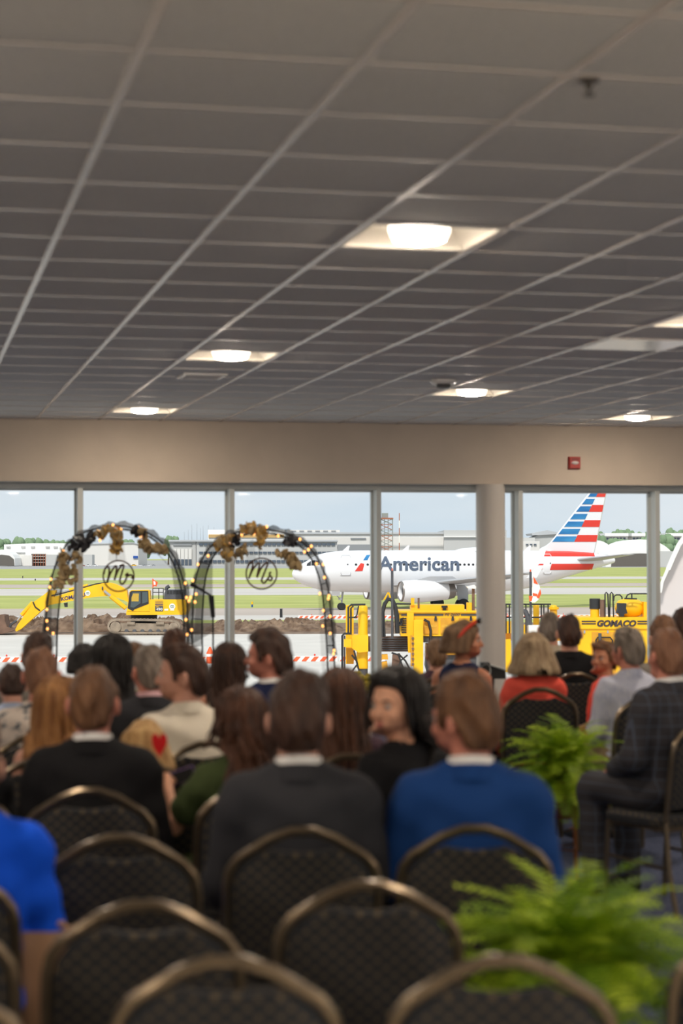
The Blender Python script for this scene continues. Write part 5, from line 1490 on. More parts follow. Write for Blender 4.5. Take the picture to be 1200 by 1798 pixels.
def person(label, px, py, d, hair, hcol, top, tcol, sx='m', face=0.0, yaw=0.0, pitch=0.0, sk='fair', lower='trousers', lcol=None, collar=None, jcollar=True, pose='lap', seed=0, group=None, zoff=0.0, extras=(), sc=None, chair=True):
    P = W(px, py, d); ztop = P[2]
    s_ = sc or (ztop - .46) / (1.352 - .46)
    if s_ > 1: s_ = ztop / 1.352
    face_w = math.radians(face)
    t = thing('person', label, 'person', (P[0], P[1], .462 * (1 - s_) if s_ < 1 else .0), face_w, group, s_)
    a, pt = math.radians(yaw), math.radians(pitch)
    body = link('body', body_mesh(sx, a, pt, pose), SK[sk], t)
    def head_part(name, fn, mt, key=None):
        me = part_mesh(key or name, fn)
        V = np.zeros(len(me.vertices) * 3, np.float32); me.vertices.foreach_get('co', V)
        m2 = me.copy(); m2.vertices.foreach_set('co', twist_rigid(V.reshape(-1, 3), a, pt).astype(np.float32).ravel()); m2.materials.clear(); m2.update()
        return link(name, m2, mt, t)
    for q in (-1, 1):
        head_part('eye', lambda mb: eyes(mb, q), M_eye, 'eye%d' % q); head_part('iris', lambda mb: irises(mb, q), M_iris, 'iris%d' % q); head_part('eyebrow', lambda mb: brows(mb, q), HM[hcol], 'eyebrow%d' % q)
    head_part('lips', lips, M_lip)
    if hair:
        link('hair', hair_mesh(hair, a, pt, seed), HM[hcol], t)
    if hair == 'bun':
        head_part('hair_bun', lambda mb: mb.ball((0, -.12, 1.27), (.045, .04, .042), 12, 9), HM[hcol], 'bun')
    if hair == 'ponytail':
        head_part('ponytail', lambda mb: mb.tube([(0, -.1, 1.27), (0, -.15, 1.25), (0, -.155, 1.15), (0, -.14, 1.0), (0, -.13, .92)], [.02, .03, .034, .025, .006], 10), HM[hcol], 'ponytail')
    link(top, garment(top, sx, pose), tcol, t)
    link(lower, garment(lower, sx), lcol or tcol, t)
    link('shoes', part_mesh('shoes', shoe), M_shoe, t)
    cr = .062 if sx == 'm' else .055
    if collar is not None: link('shirt_collar', part_mesh('shirt_collar_' + sx, lambda mb: ring_band(mb, cr, cr + .006, 1.062, 1.108, .014)), collar, t)
    if top == 'jacket' and jcollar: link('jacket_collar', part_mesh('jacket_collar_' + sx, lambda mb: ring_band(mb, cr + .010, cr + .016, 1.035, 1.082, .016, .016, .008, .6)), tcol, t)
    if top == 'shirt' and collar is None: link('shirt_collar', part_mesh('own_collar_' + sx, lambda mb: ring_band(mb, cr + .001, cr + .007, 1.05, 1.098, .012, .012)), tcol, t)
    for nm, fn, mt, on_head in extras:
        if on_head: head_part(nm, fn, mt, nm + str(len(persons)))
        else: mb = MB(); fn(mb); build(mb, nm, mt, t, True)
    persons.append((t, P, face_w))
    return t

# ================================================================ chairs
M_frame = mat('bronze_tube', srgb(116, 102, 84), .3, .85, var=.08, scale=12)
def dotted(name):
    mt = bpy.data.materials.new(name); mt.use_nodes = True; t = mt.node_tree; b = t.nodes['Principled BSDF']
    tc = nd(t, 'ShaderNodeTexCoord'); sp = nd(t, 'ShaderNodeSeparateXYZ'); t.links.new(tc.outputs['Object'], sp.inputs[0])
    ad = nd(t, 'ShaderNodeMath', operation='SUBTRACT'); t.links.new(sp.outputs['Z'], ad.inputs[0]); t.links.new(sp.outputs['Y'], ad.inputs[1])
    def lattice(ox, oz):
        outs = []
        for src, o_, s_ in ((sp.outputs['X'], ox, .0415), (ad.outputs[0], oz, .0415)):
            a = nd(t, 'ShaderNodeMath', operation='MULTIPLY_ADD'); a.inputs[1].default_value = 1 / s_; a.inputs[2].default_value = o_ + 50
            t.links.new(src, a.inputs[0])
            f = nd(t, 'ShaderNodeMath', operation='FRACT'); t.links.new(a.outputs[0], f.inputs[0])
            c = nd(t, 'ShaderNodeMath', operation='SUBTRACT'); t.links.new(f.outputs[0], c.inputs[0]); c.inputs[1].default_value = .5
            q = nd(t, 'ShaderNodeMath', operation='MULTIPLY'); t.links.new(c.outputs[0], q.inputs[0]); t.links.new(c.outputs[0], q.inputs[1]); outs.append(q)
        s2 = nd(t, 'ShaderNodeMath', operation='ADD'); t.links.new(outs[0].outputs[0], s2.inputs[0]); t.links.new(outs[1].outputs[0], s2.inputs[1])
        return s2
    l1, l2 = lattice(0, 0), lattice(.5, .5)
    mn = nd(t, 'ShaderNodeMath', operation='MINIMUM'); t.links.new(l1.outputs[0], mn.inputs[0]); t.links.new(l2.outputs[0], mn.inputs[1])
    rp = nd(t, 'ShaderNodeValToRGB'); rp.color_ramp.elements[0].position = .016; rp.color_ramp.elements[1].position = .03
    rp.color_ramp.elements[0].color = (*srgb(92, 78, 58), 1); rp.color_ramp.elements[1].color = (*srgb(34, 35, 38), 1)
    t.links.new(mn.outputs[0], rp.inputs['Fac']); t.links.new(rp.outputs['Color'], b.inputs['Base Color'])
    b.inputs['Roughness'].default_value = .9
    MATS[name] = mt
    return mt
M_pad = dotted('dotted_upholstery'); M_padback = mat('black_upholstery', srgb(34, 34, 36), .9)
SIDE = [(.212, .44), (.214, .70), (.212, .775), (.203, .815), (.178, .848), (.092, .902), (.032, .924)]
def chair_proto():
    t = thing('banquet_chair', '', 'chair')
    yb_ = lambda z: -.205 - .075 * max(0, (z - .44)) / .48
    L = [(-x, yb_(z), z) for x, z in SIDE]; R = [(x, yb_(z), z) for x, z in SIDE[::-1]]
    build(MB().tube(L + R, .0145, 8), 'back_frame', M_frame, t, True)
    out = [(x - .012, z - .012) for x, z in SIDE[1:-2]]
    top = [(.15, .848), (.085, .876), (.06, .868), (.0, .862)]
    half = [(.198, .50)] + out + top
    prof = half + [(-x, z) for x, z in half[::-1][1:]]
    c = (0, .69)
    def ring(k, dy): return [(c[0] + (x - c[0]) * k, yb_(z) + dy, c[1] + (z - c[1]) * k) for x, z in prof]
    build(MB().loft([ring(.95, -.016), ring(1, -.008), ring(1, .012), ring(.93, .03)]), 'back_pad', M_pad, t, True)
    q = lambda s_, z, yo=0: [(x * s_, y * s_ + .02, z) for x, y in ((-.2, -.2), (.2, -.2), (.215, -.1), (.215, .16), (.19, .205), (-.19, .205), (-.215, .16), (-.215, -.1))]
    build(MB().loft([q(.96, .405), q(1, .415), q(1.01, .445), q(.93, .464)]), 'seat', M_pad, t, True)
    build(MB().tube([(-.2, -.19, .4), (-.2, .2, .4), (.2, .2, .4), (.2, -.19, .4)], .012, 6, closed=True), 'seat_frame', M_frame, t, True)
    for s_ in (-1, 1):
        build(MB().tube([(s_ * .212, -.205, .45), (s_ * .21, -.225, .2), (s_ * .205, -.27, .0)], .0135, 8), 'leg', M_frame, t, True)
        build(MB().tube([(s_ * .2, .2, .4), (s_ * .2, .215, .2), (s_ * .198, .225, .0)], .0135, 8), 'leg', M_frame, t, True)
        build(MB().tube([(s_ * .21, -.222, .22), (s_ * .2, .212, .24)], .009, 6), 'stretcher', M_frame, t, True)
    return t
CH = chair_proto(); _ch_used = [False]
def chair(loc, rz, label, group='banquet chairs'):
    o = CH if not _ch_used[0] else copy_tree(CH); _ch_used[0] = True
    o.location = (loc[0], loc[1], 0); o.rotation_euler = (0, 0, rz); tag(o, label, 'chair', group)
    return o
def chair_back(px, d, rz_deg, label):
    P = W(px, 1500, d); a = math.radians(rz_deg); f = np.array([-math.sin(a), math.cos(a)])
    xy = P[:2] + f * .27
    return chair(xy, a, label)
chair_back(210, 5.2, -8, 'empty black chair left of the charcoal suit man, behind another empty chair')
c3 = chair_back(252, 4.2, -9, 'empty black dotted chair at the left in the second row from the camera')
chair_back(397, 3.62, -12, 'empty black dotted chair nearest the camera, left of the middle')
chair_back(647, 4.45, -10, 'empty black dotted chair in the middle, before the blue suit man')
chair_back(882, 3.62, -11, 'empty black dotted chair nearest the camera, before the bright fern')
chair_back(-125, 4.72, -6, 'black chair at the left edge carrying the person in royal blue')
chair_back(-151, 4.08, -6, 'black chair at the left edge, corner of its frame showing')
chair_back(-160, 3.45, -6, 'black chair in the bottom left corner of the picture')
chair_back(1362, 3.95, -14, 'black chair cut by the right edge beside the bright fern')

# ================================================================ people
Cb = lambda n, c, **k: cloth(n, c, **k)
charcoal = Cb('charcoal', (50, 50, 54)); black = Cb('black', (25, 24, 26)); bluesuit = Cb('blue_suit', (22, 60, 118)); navy = Cb('navy', (30, 38, 70)); cream = Cb('cream', (226, 216, 198)); coral = Cb('coral', (236, 92, 76)); royal = Cb('royal_blue', (16, 84, 222)); green = Cb('olive_green', (70, 82, 48)); mint = Cb('mint', (196, 212, 188)); lilac = Cb('lilac', (190, 180, 196))
skyb = Cb('sky_shirt', (176, 190, 216)); floral = cloth('floral', (214, 200, 188), (70, 86, 100), scale=24, lo=.52, hi=.6); mustard = cloth('mustard', (206, 160, 60), (40, 40, 30), scale=20, lo=.5, hi=.6); grey_t = Cb('grey_top', (120, 112, 104)); khaki = Cb('khaki', (150, 130, 100)); beige = Cb('beige', (200, 184, 160)); plum = Cb('plum', (70, 50, 60))
def plaid(name):
    mt = bpy.data.materials.new(name); mt.use_nodes = True; t = mt.node_tree; b = t.nodes['Principled BSDF']
    tc = nd(t, 'ShaderNodeTexCoord'); sp = nd(t, 'ShaderNodeSeparateXYZ'); t.links.new(tc.outputs['Object'], sp.inputs[0]); outs = []
    for ax in ('X', 'Z'):
        a = nd(t, 'ShaderNodeMath', operation='MULTIPLY_ADD'); a.inputs[1].default_value = 1 / .052; a.inputs[2].default_value = 30; t.links.new(sp.outputs[ax], a.inputs[0])
        f = nd(t, 'ShaderNodeMath', operation='FRACT'); t.links.new(a.outputs[0], f.inputs[0])
        l = nd(t, 'ShaderNodeMath', operation='LESS_THAN'); l.inputs[1].default_value = .1; t.links.new(f.outputs[0], l.inputs[0]); outs.append(l)
    mx = nd(t, 'ShaderNodeMath', operation='MAXIMUM'); t.links.new(outs[0].outputs[0], mx.inputs[0]); t.links.new(outs[1].outputs[0], mx.inputs[1])
    rp = nd(t, 'ShaderNodeValToRGB'); rp.color_ramp.elements[0].color = (*srgb(48, 46, 50), 1); rp.color_ramp.elements[1].color = (*srgb(66, 72, 86), 1)
    t.links.new(mx.outputs[0], rp.inputs['Fac']); t.links.new(rp.outputs['Color'], b.inputs['Base Color']); b.inputs['Roughness'].default_value = .9; MATS[name] = mt
    return mt
M_plaid = plaid('plaid_suiting')
def striped(name):
    mt = mat(name, srgb(206, 206, 216), .85, col2=srgb(176, 180, 204), scale=40, stretch=(6, 6, .15), lo=.45, hi=.55); return mt
stripes = striped('striped_shirting')
M_tort = mat('tortoise', (.05, .03, .02), .3); M_sung = mat('sunglass_frame', srgb(216, 62, 36), .35); M_lensd = mat('sunglass_lens', (.02, .02, .02), .1); M_heart = mat('red_heart', srgb(214, 24, 28), .4); M_clip = mat('hair_clip', srgb(150, 200, 196), .2, .4); M_phone = mat('phone_case', srgb(120, 90, 150), .4); M_leafp = mat('paper_fan', srgb(214, 170, 110), .7)
G1, G2 = 'guests seated on the left side', 'guests seated on the right side'
def seat(t_args, chl, group=None, **kw):
    t = person(*t_args, group=group, **kw)
    pp = persons[-1]
    if chl:
        a = pp[2]; f = np.array([-math.sin(a), math.cos(a)])
        chair(pp[1][:2] + f * .015, a, chl)
    return t
F0 = -8
# front figures
seat(('man in charcoal suit with dark brown hair, seen from behind in the middle', 524, 1184, 5.58, 'full', 'dark', 'jacket', charcoal), 'black chair under the charcoal suit man', G1, face=-9, yaw=-4, collar=M_collar, seed=0)
seat(('man in bright blue suit and glasses, head turned to the left', 826, 1186, 5.62, 'full', 'brown', 'jacket', bluesuit), 'black chair under the blue suit man', G1, face=-14, yaw=46, pitch=-3, collar=M_collar, sk='ruddy', seed=1, extras=(('glasses', glasses, M_tort, True),))
seat(('man in black suit with thinning brown hair, seen from behind at left', 163, 1168, 6.5, 'thin', 'brown', 'jacket', black), 'black chair under the black suit man at left', G1, face=-8, yaw=-8, collar=M_collar, sk='ruddy', seed=2)
person('person in royal blue long-sleeved top at the left edge', -52, 1262, 4.98, 'full', 'brown', 'blouse', royal, sx='m', face=-4, sk='fair', group=G1, seed=1, lcol=royal)
seat(('person in black suit cut by the left edge', -86, 1215, 6.55, 'mid', 'dark', 'jacket', black), 'black chair under the black-suited person at the left edge', G1, face=-4, seed=2, collar=M_collar)
seat(('woman in black with long black hair looking back to the left', 702, 1175, 6.62, 'sleek', 'black', 'blouse', black), 'black chair under the woman with long black hair', G1, sx='f', face=30, yaw=96, pitch=-2, sk='warm', lower='skirt', seed=0)
seat(('woman with long dark brown hair beside the charcoal suit man', 600, 1178, 7.55, 'long', 'chest', 'blouse', plum), 'black chair under the woman with long dark brown hair', G1, sx='f', face=-6, yaw=0, lower='skirt', seed=1)
seat(('woman in olive green with wavy brown hair holding a phone', 424, 1212, 6.72, 'wavy', 'chest', 'tee', green), 'black chair under the woman with wavy hair', G1, sx='f', face=4, yaw=26, sk='warm', lower='skirt', pose='phone', seed=0)
# third row
seat(('man in cream shirt with dark hair in profile to the left', 327, 1133, 8.05, 'mid', 'dark', 'shirt', cream), 'black chair under the man in the cream shirt', G1, face=10, yaw=66, sk='fair', lcol=charcoal, seed=0)
seat(('woman with long strawberry blonde hair in pale mint dress at left', 102, 1192, 7.4, 'long', 'straw', 'sleeveless', mint), 'black chair under the woman with strawberry blonde hair', G1, sx='f', face=-20, yaw=-12, lower='skirt', seed=2)
def heart(mb):
    n = 20; pts_ = []
    for k in range(n):
        a = 2 * PI * k / n
        pts_.append((.0036 * 16 * math.sin(a) ** 3 * .55, -.003, .0036 * (13 * math.cos(a) - 5 * math.cos(2 * a) - 2 * math.cos(3 * a) - math.cos(4 * a)) * .95))
    mb.prism([(x * 1.4 + .125, y - .15, z * 1.4 + 1.24) for x, y, z in pts_], (0, .008, 0))
seat(('girl with straight blonde hair and a big red heart earring', 254, 1266, 7.25, 'bob', 'blonde', 'sleeveless', beige), 'black chair under the blonde girl', G1, sx='f', face=-8, yaw=-14, lower='skirt', seed=0, extras=(('heart_earring', heart, M_heart, True),))
# rows farther left
seat(('man in floral shirt with short sandy hair at the far left', 73, 1136, 8.5, 'crop', 'sand', 'tee', floral), 'black chair under the man in the floral shirt', G1, face=-4, sk='ruddy', lcol=khaki, seed=1)
seat(('man with dark hair directly behind the floral shirt man', 65, 1112, 10.4, 'mid', 'dark', 'jacket', grey_t), 'black chair under the dark-haired man at far left', G1, face=-4, yaw=-10, seed=0)
seat(('person in light blue shirt bent forward at the left edge', 22, 1163, 9.4, 'mid', 'dark', 'shirt', skyb), 'black chair under the light blue shirt at the left edge', G1, face=-4, yaw=6, pitch=-24, lcol=khaki, seed=2)
seat(('small woman with black hair, her crown just showing beside the first mullion', 148, 1132, 11.2, 'shortbob', 'black', 'blouse', grey_t), 'black chair under the small black-haired woman', G1, sx='f', lower='skirt', seed=1)
seat(('woman with long black hair under the first arch', 197, 1117, 9.4, 'long', 'black', 'blouse', plum), 'black chair under the black-haired woman below the first arch', G1, sx='f', face=-6, lower='skirt', seed=2)
def clip(mb): mb.ball((.075, -.04, 1.25), (.012, .022, .01), 8, 6)
seat(('boy with brown hair and white collar beside the grey-haired man', 236, 1130, 10.2, 'mid', 'brown', 'shirt', beige), 'black chair under the boy with white collar', G1, face=-6, yaw=10, collar=M_collar, lcol=khaki, seed=2)
seat(('man with cropped grey hair in charcoal suit and pink collar', 264, 1131, 8.85, 'crop', 'grey', 'jacket', charcoal), 'black chair under the man with cropped grey hair', G1, face=0, yaw=16, sk='ruddy', collar=mat('collar_pink', srgb(226, 180, 184), .8), seed=0)
seat(('person with chestnut brown hair at the foot of the first arch', 307, 1107, 11.3, 'full', 'chest', 'blouse', beige), 'black chair under the chestnut-haired person', G1, seed=1, lcol=khaki)
seat(('woman with long dark brown hair and bare tanned shoulders', 402, 1132, 10.15, 'long', 'dark', 'sleeveless', beige), 'black chair under the woman with bare tanned shoulders', G1, sx='f', face=-2, yaw=-22, sk='tan', lower='skirt', seed=0, extras=(('hair_clip', clip, M_clip, True),))
seat(('man in navy suit with dark hair in profile under the second arch', 477, 1106, 9.2, 'mid', 'dark', 'jacket', navy), 'black chair under the navy suit man', G1, face=4, yaw=64, sk='ruddy', collar=M_collar, seed=1)
# right side
def sung(mb):
    mb.tube([(-.108, -.02, 1.24), (-.108, .03, 1.30), (-.072, .085, 1.345), (0, .108, 1.355), (.072, .085, 1.345), (.108, .03, 1.30), (.108, -.02, 1.24)], .012, 8)
def sung_l(mb):
    for s_ in (-1, 1): mb.ball((s_ * .04, .112, 1.352), (.032, .016, .022), 10, 7)
seat(('woman in sleeveless navy top with orange sunglasses on her head', 812, 1090, 11.6, 'shortbob', 'light', 'sleeveless', navy), 'black chair under the woman with orange sunglasses', G2, sx='f', face=-36, yaw=-76, sk='tan', lower='skirt', seed=0, extras=(('sunglasses', sung, M_sung, True), ('sunglass_lenses', sung_l, M_lensd, True)))
seat(('child with light brown hair behind the orange sunglasses woman', 766, 1124, 12.6, 'mid', 'light', 'tee', plum), 'black chair under the child before the paving machine', G2, seed=1, lcol=khaki)
seat(('woman in coral top with ash blonde bob', 937, 1112, 11.2, 'bob', 'ash', 'blouse', coral), 'black chair under the woman in coral', G2, sx='f', face=-10, yaw=6, lower='skirt', seed=0)
seat(('man with grey hair and beige jacket in front of the dark suit man', 966, 1074, 13.6, 'crop', 'grey', 'jacket', beige), 'black chair under the grey-haired man in beige', G2, face=-8, yaw=-20, seed=0)
seat(('man in dark suit with short dark hair before the yellow machine', 1000, 1078, 12.6, 'crop', 'dark', 'jacket', black), 'black chair under the dark suit man at right', G2, face=-10, seed=1)
seat(('child with brown hair and hair clip facing back towards the camera', 1063, 1126, 11.6, 'mid', 'brown', 'tee', coral), 'black chair under the child facing back', G2, face=50, yaw=76, sk='tan', seed=1, lcol=khaki, extras=(('hair_clip', clip, M_clip, True),))
seat(('man in pale striped shirt with grey hair', 1106, 1103, 10.75, 'mid', 'grey', 'shirt', stripes), 'black chair under the man in the striped shirt', G2, face=6, yaw=14, sk='ruddy', lcol=khaki, seed=2)
seat(('man in dark plaid suit with short sandy hair at the right', 1174, 1103, 9.2, 'crop', 'sand', 'jacket', M_plaid), 'black chair under the plaid suit man, its bent leg showing', G2, face=22, yaw=-14, sk='ruddy', collar=M_collar, seed=0)
seat(('person with brown hair behind the plaid suit man', 1166, 1084, 11.6, 'full', 'brown', 'blouse', grey_t), 'black chair under the brown-haired person at right', G2, face=-8, seed=0, lcol=khaki)
seat(('person with dark brown hair cut by the right edge', 1204, 1068, 13.0, 'mid', 'dark', 'jacket', beige), 'black chair under the person cut by the right edge', G2, face=-8, seed=1, lcol=khaki)
# phone in the raised hand of the wavy-haired woman
Pp = W(322, 1362, 6.98)
t = thing('phone', 'phone with purple case held up by the woman in green', 'phone', Pp, -.2)
b = MB(); b.box((0, 0, 0), (.05, .012, .09), Matrix.Rotation(1.25, 3, 'Y')); build(b, 'case', M_phone, t)
b = MB(); b.box((0, -.008, 0), (.044, .004, .082), Matrix.Rotation(1.25, 3, 'Y')); build(b, 'screen', M_dark, t)
# tan tote hanging at the chair
P_ = W(78, 1708, 5.0)
t = thing('tote_bag', 'tan leather tote bag with a pale buckle beside the person in blue', 'bag', (P_[0], P_[1], P_[2] - .14), -.3)
M_tan = mat('tan_leather', srgb(176, 136, 102), .55, var=.1, scale=9, stretch=(1, 1, .3), bump=.3)
def rr(w, d_, z): return [(w * math.copysign(abs(math.cos(a)) ** .5, math.cos(a)), d_ * math.copysign(abs(math.sin(a)) ** .5, math.sin(a)), z) for a in [2 * PI * k / 20 for k in range(20)]]
build(MB().loft([rr(.07, .05, -.02), rr(.085, .06, .0), rr(.1, .07, .1), rr(.095, .06, .2), rr(.088, .045, .255), rr(.08, .035, .25)]), 'body', M_tan, t, True)
build(MB().tube([(-.07, 0, .24), (-.05, 0, .268), (0, 0, .275), (.05, 0, .268), (.07, 0, .24)], .008, 7), 'strap', M_tan, t, True)
build(MB().ball((.045, -.066, .135), (.022, .01, .016), 10, 7), 'buckle', mat('pale_buckle', srgb(176, 190, 190), .25, .4), t, True)

# ================================================================ ferns on stands
M_fern = [mat('fern_green_%d' % k, srgb(*c), .55, col2=srgb(*c2), scale=9, lo=.3, hi=.7, coord='Object') for k, (c, c2) in enumerate((((134, 168, 22), (182, 208, 48)), ((164, 196, 32), (214, 232, 76)), ((92, 130, 18), (140, 172, 38))))]
def frond_mesh(seed):
    rg = random.Random(seed); b = MB()
    L = rg.uniform(.34, .46); up = rg.uniform(.55, 1.25); n = 26
    P = []; ang = up; x = z = 0
    for k in range(n + 1):
        P.append((x, 0, z)); st = L / n; x += st * math.cos(ang); z += st * math.sin(ang); ang -= (up + rg.uniform(.5, .9)) / n
    b.tube(P, [.0028 * (1 - .7 * k / n) for k in range(n + 1)], 4)
    for k in range(2, n + 1):
        p = Vector(P[k]); tg = (Vector(P[k]) - Vector(P[k - 1])).normalized()
        ln = .062 * math.sin(PI * (.12 + .86 * k / (n + 1))) ** .7 * (1.0 if k > 3 else .6) + .006
        for s_ in (-1, 1):
            d = (Vector((0, s_, 0)) + tg * .45 + Vector((0, 0, rg.uniform(-.35, .15)))).normalized()
            w = L / n * .3; e = p + d * ln; m_ = p + d * ln * .45
            nrm = tg
            b.add([p - nrm * w * .5, m_ - nrm * w + Vector((0, 0, .003)), e, m_ + nrm * w + Vector((0, 0, .003)), p + nrm * w * .5], [(0, 1, 2, 3, 4)])
    return b.mesh('frond', False, False)
for mt_ in M_fern:                      # thin fronds let light through
    t_ = mt_.node_tree; b_ = t_.nodes['Principled BSDF']; o_ = t_.nodes['Material Output']
    tr_ = nd(t_, 'ShaderNodeBsdfTranslucent'); mx_ = nd(t_, 'ShaderNodeMixShader'); mx_.inputs['Fac'].default_value = .4
    rp_ = [q for q in t_.nodes if q.type == 'VALTORGB'][0]; t_.links.new(rp_.outputs['Color'], tr_.inputs['Color'])
    t_.links.new(b_.outputs[0], mx_.inputs[1]); t_.links.new(tr_.outputs[0], mx_.inputs[2]); t_.links.new(mx_.outputs[0], o_.inputs['Surface'])
fr_me = [frond_mesh(k) for k in range(7)]
M_copper = mat('copper_stand', srgb(170, 108, 66), .35, .8); M_pot = mat('terracotta_pot', srgb(120, 66, 44), .7)
def fern(label, px, d, zc, slabel, n=78, seed=1, s_=1.0, lo=-.8, hi=.4):
    P = W(px, 1500, d); rg = random.Random(seed); zp = zc - .17
    st = thing('plant_stand', slabel, 'plant stand', (P[0], P[1], 0), .25)
    build(MB().tube(arc(0, 0, .13, 0, 345, 23), .006, 6, closed=True), 'ring', M_copper, st, True)
    st.children[0].rotation_euler = (PI / 2, 0, 0); st.children[0].location = (0, 0, zp + .02)
    for k in range(3):
        a = 2 * PI * k / 3 + .5
        build(MB().tube([(.13 * math.cos(a), .13 * math.sin(a), zp + .02), (.12 * math.cos(a), .12 * math.sin(a), .3), (.13 * math.cos(a), .13 * math.sin(a), .02), (.24 * math.cos(a), .24 * math.sin(a), .006)], .0065, 6), 'leg', M_copper, st, True)
    build(MB().tube([(.12 * math.cos(2 * PI * k / 3 + .5), .12 * math.sin(2 * PI * k / 3 + .5), .16) for k in range(3)], .005, 6, closed=True), 'brace', M_copper, st, True)
    t = thing('potted_fern', label, 'fern', (P[0], P[1], zp), 0)
    build(MB().lathe([(.075, -.10), (.105, .06), (.115, .07), (.115, .1), (.1, .1)], n=24), 'pot', M_pot, t, True)
    build(MB().lathe([(.1, .085), (.001, .09)], n=20), 'soil', M_dirt, t)
    for k in range(n):
        o = link('frond', fr_me[k % 7], M_fern[rg.randrange(3)], t, (rg.uniform(-.04, .04), rg.uniform(-.04, .04), .09))
        o.rotation_euler = (rg.uniform(-.3, .3), rg.uniform(lo, hi), rg.uniform(0, 2 * PI)); q = s_ * rg.uniform(.7, 1.05); o.scale = (q, q, q)
fern('bright green fern in the foreground between the empty chairs', 1000, 4.8, .59, 'copper plant stand under the foreground fern', 160, 3, 1.22, -.85, .3)
fern('smaller bright green fern on a thin copper stand beside the plaid suit man', 990, 10.0, .59, 'thin copper plant stand in the aisle beside the plaid suit man', 200, 5, 1.0, -.85, 1.0)

# ================================================================ wedding arches
M_archm = mat('arch_black_metal', (.02, .02, .022), .45, .4); M_tulle = mat_veil('black_tulle', (.03, .03, .035), .5); M_tulle2 = mat_veil('smoke_tulle', (.05, .05, .055), .22); M_gold = mat('gold_petal', srgb(182, 156, 112), .7, var=.15, scale=20); M_gold2 = mat('pale_gold_petal', srgb(206, 164, 88), .6, var=.15, scale=20); M_ribbon = mat('black_ribbon', (.02, .018, .022), .5); M_wood = mat('brown_sign_wood', srgb(86, 54, 30), .6); M_bulb = mat('fairy_bulb', (1, .6, .25), .4, emit=((1.0, .42, .10), 2.6))
RF = frame_at(330, 16.9)
RF.b[2] = 0.0
def smooth_path(p, m_=4):
    r = []
    for i in range(len(p) - 1):
        p0, p1, p2, p3 = [Vector(p[max(0, min(len(p) - 1, j))]) for j in (i - 1, i, i + 1, i + 2)]
        for k in range(m_):
            t = k / m_; r.append(.5 * ((2 * p1) + (-p0 + p2) * t + (2 * p0 - 5 * p1 + 4 * p2 - p3) * t * t + (-p0 + 3 * p1 - 3 * p2 + p3) * t ** 3))
    r.append(Vector(p[-1])); return r
fl_y = 978 + 1.69 * F_PX / 16.9 - 1
A1 = [(76, fl_y), (77, 1180), (79, 1100), (84, 1050), (92, 1010), (105, 975), (125, 948), (150, 934), (180, 926), (208, 923), (240, 928), (266, 939), (290, 957), (308, 982), (320, 1012), (327, 1045), (330, 1090), (331, 1180), (331, fl_y)]
A2 = [(339, fl_y), (339, 1180), (338, 1100), (340, 1055), (345, 1010), (356, 980), (372, 958), (392, 943), (418, 934), (448, 929), (478, 931), (506, 938), (532, 953), (552, 972), (567, 1000), (576, 1032), (581, 1072), (585, 1120), (588, 1185), (589, fl_y)]
def arch(label, A, cx):
    t = thing('wedding_arch', label, 'arch', (RF.b[0], RF.b[1], 0), RF.a)
    front = smooth_path(RF.pts(A, 0)); c = Vector((RF.P(cx, 1100)[0], 0, 1.0))
    rear = [Vector((c.x + (p.x - c.x) * .9, .32, p.z * .985 if p.z > .03 else p.z)) for p in front]
    build(MB().tube(front, .008, 8), 'front_hoop', M_archm, t, True); build(MB().tube(rear, .008, 8), 'rear_hoop', M_archm, t, True)
    for k in range(4, len(front) - 4, 5):
        build(MB().tube([front[k], rear[k]], .006, 6), 'rung', M_archm, t, True)
    b = MB(); lo = 6; rgn = range(lo, len(front) - lo); n = len(rgn); vs = []
    for k in rgn:
        for u in (0, .25, .5, .75, 1): 
            p = front[k].lerp(rear[k], u); o = (p - c).normalized() * (.055 * math.sin(PI * u) + .014 * math.sin(k * 1.7 + u * 4)); vs.append(p + o)
    fs = [(i * 5 + j, i * 5 + j + 1, i * 5 + j + 6, i * 5 + j + 5) for i in range(n - 1) for j in range(4)]
    b.add(vs, fs); build(b, 'tulle_wrap', M_tulle, t, True)
    return t, front, rear
a1, f1, r1 = arch('first wedding arch at left, hung with the Mr ring', A1, 204)
a2, f2, r2 = arch('second wedding arch at right, hung with the Ms ring', A2, 463)
def drape(parent, name, l, mt, y):
    b = MB(); n = 10
    tl, tr, br, bl = [Vector(p) for p in RF.pts(l, y)]; vs = []; fs = []
    for i in range(n + 1):
        for j in range(n + 1):
            u, v = i / n, j / n; p = tl.lerp(tr, u).lerp(bl.lerp(br, u), v); vs.append(p + Vector((0, .02 * math.sin(u * 16), 0)))
    fs = [(i * (n + 1) + j, (i + 1) * (n + 1) + j, (i + 1) * (n + 1) + j + 1, i * (n + 1) + j + 1) for i in range(n) for j in range(n)]
    build(b.add(vs, fs), name, mt, parent, True)
drape(a1, 'hanging_tulle', [(296, 968), (322, 1012), (331, 1110), (312, 1070)], M_tulle, .05)
drape(a1, 'hanging_tulle', [(84, 1030), (92, 1010), (90, 1130), (70, 1130)], M_tulle, .05)
drape(a2, 'hanging_tulle', [(346, 1000), (374, 966), (373, 1110), (340, 1130)], M_tulle, .05)
drape(a2, 'hanging_tulle', [(432, 955), (446, 945), (450, 985), (432, 988)], M_tulle2, .02)
drape(a2, 'hanging_tulle', [(556, 985), (578, 1030), (592, 1190), (566, 1190)], M_tulle2, .05)
drape(a1, 'hanging_tulle', [(193, 935), (214, 935), (222, 985), (190, 985)], M_tulle2, .02)
petal = MB(); petal.ball((0, 0, 0), (.04, .006, .026), 10, 6); petal_m = petal.mesh('petal', True)
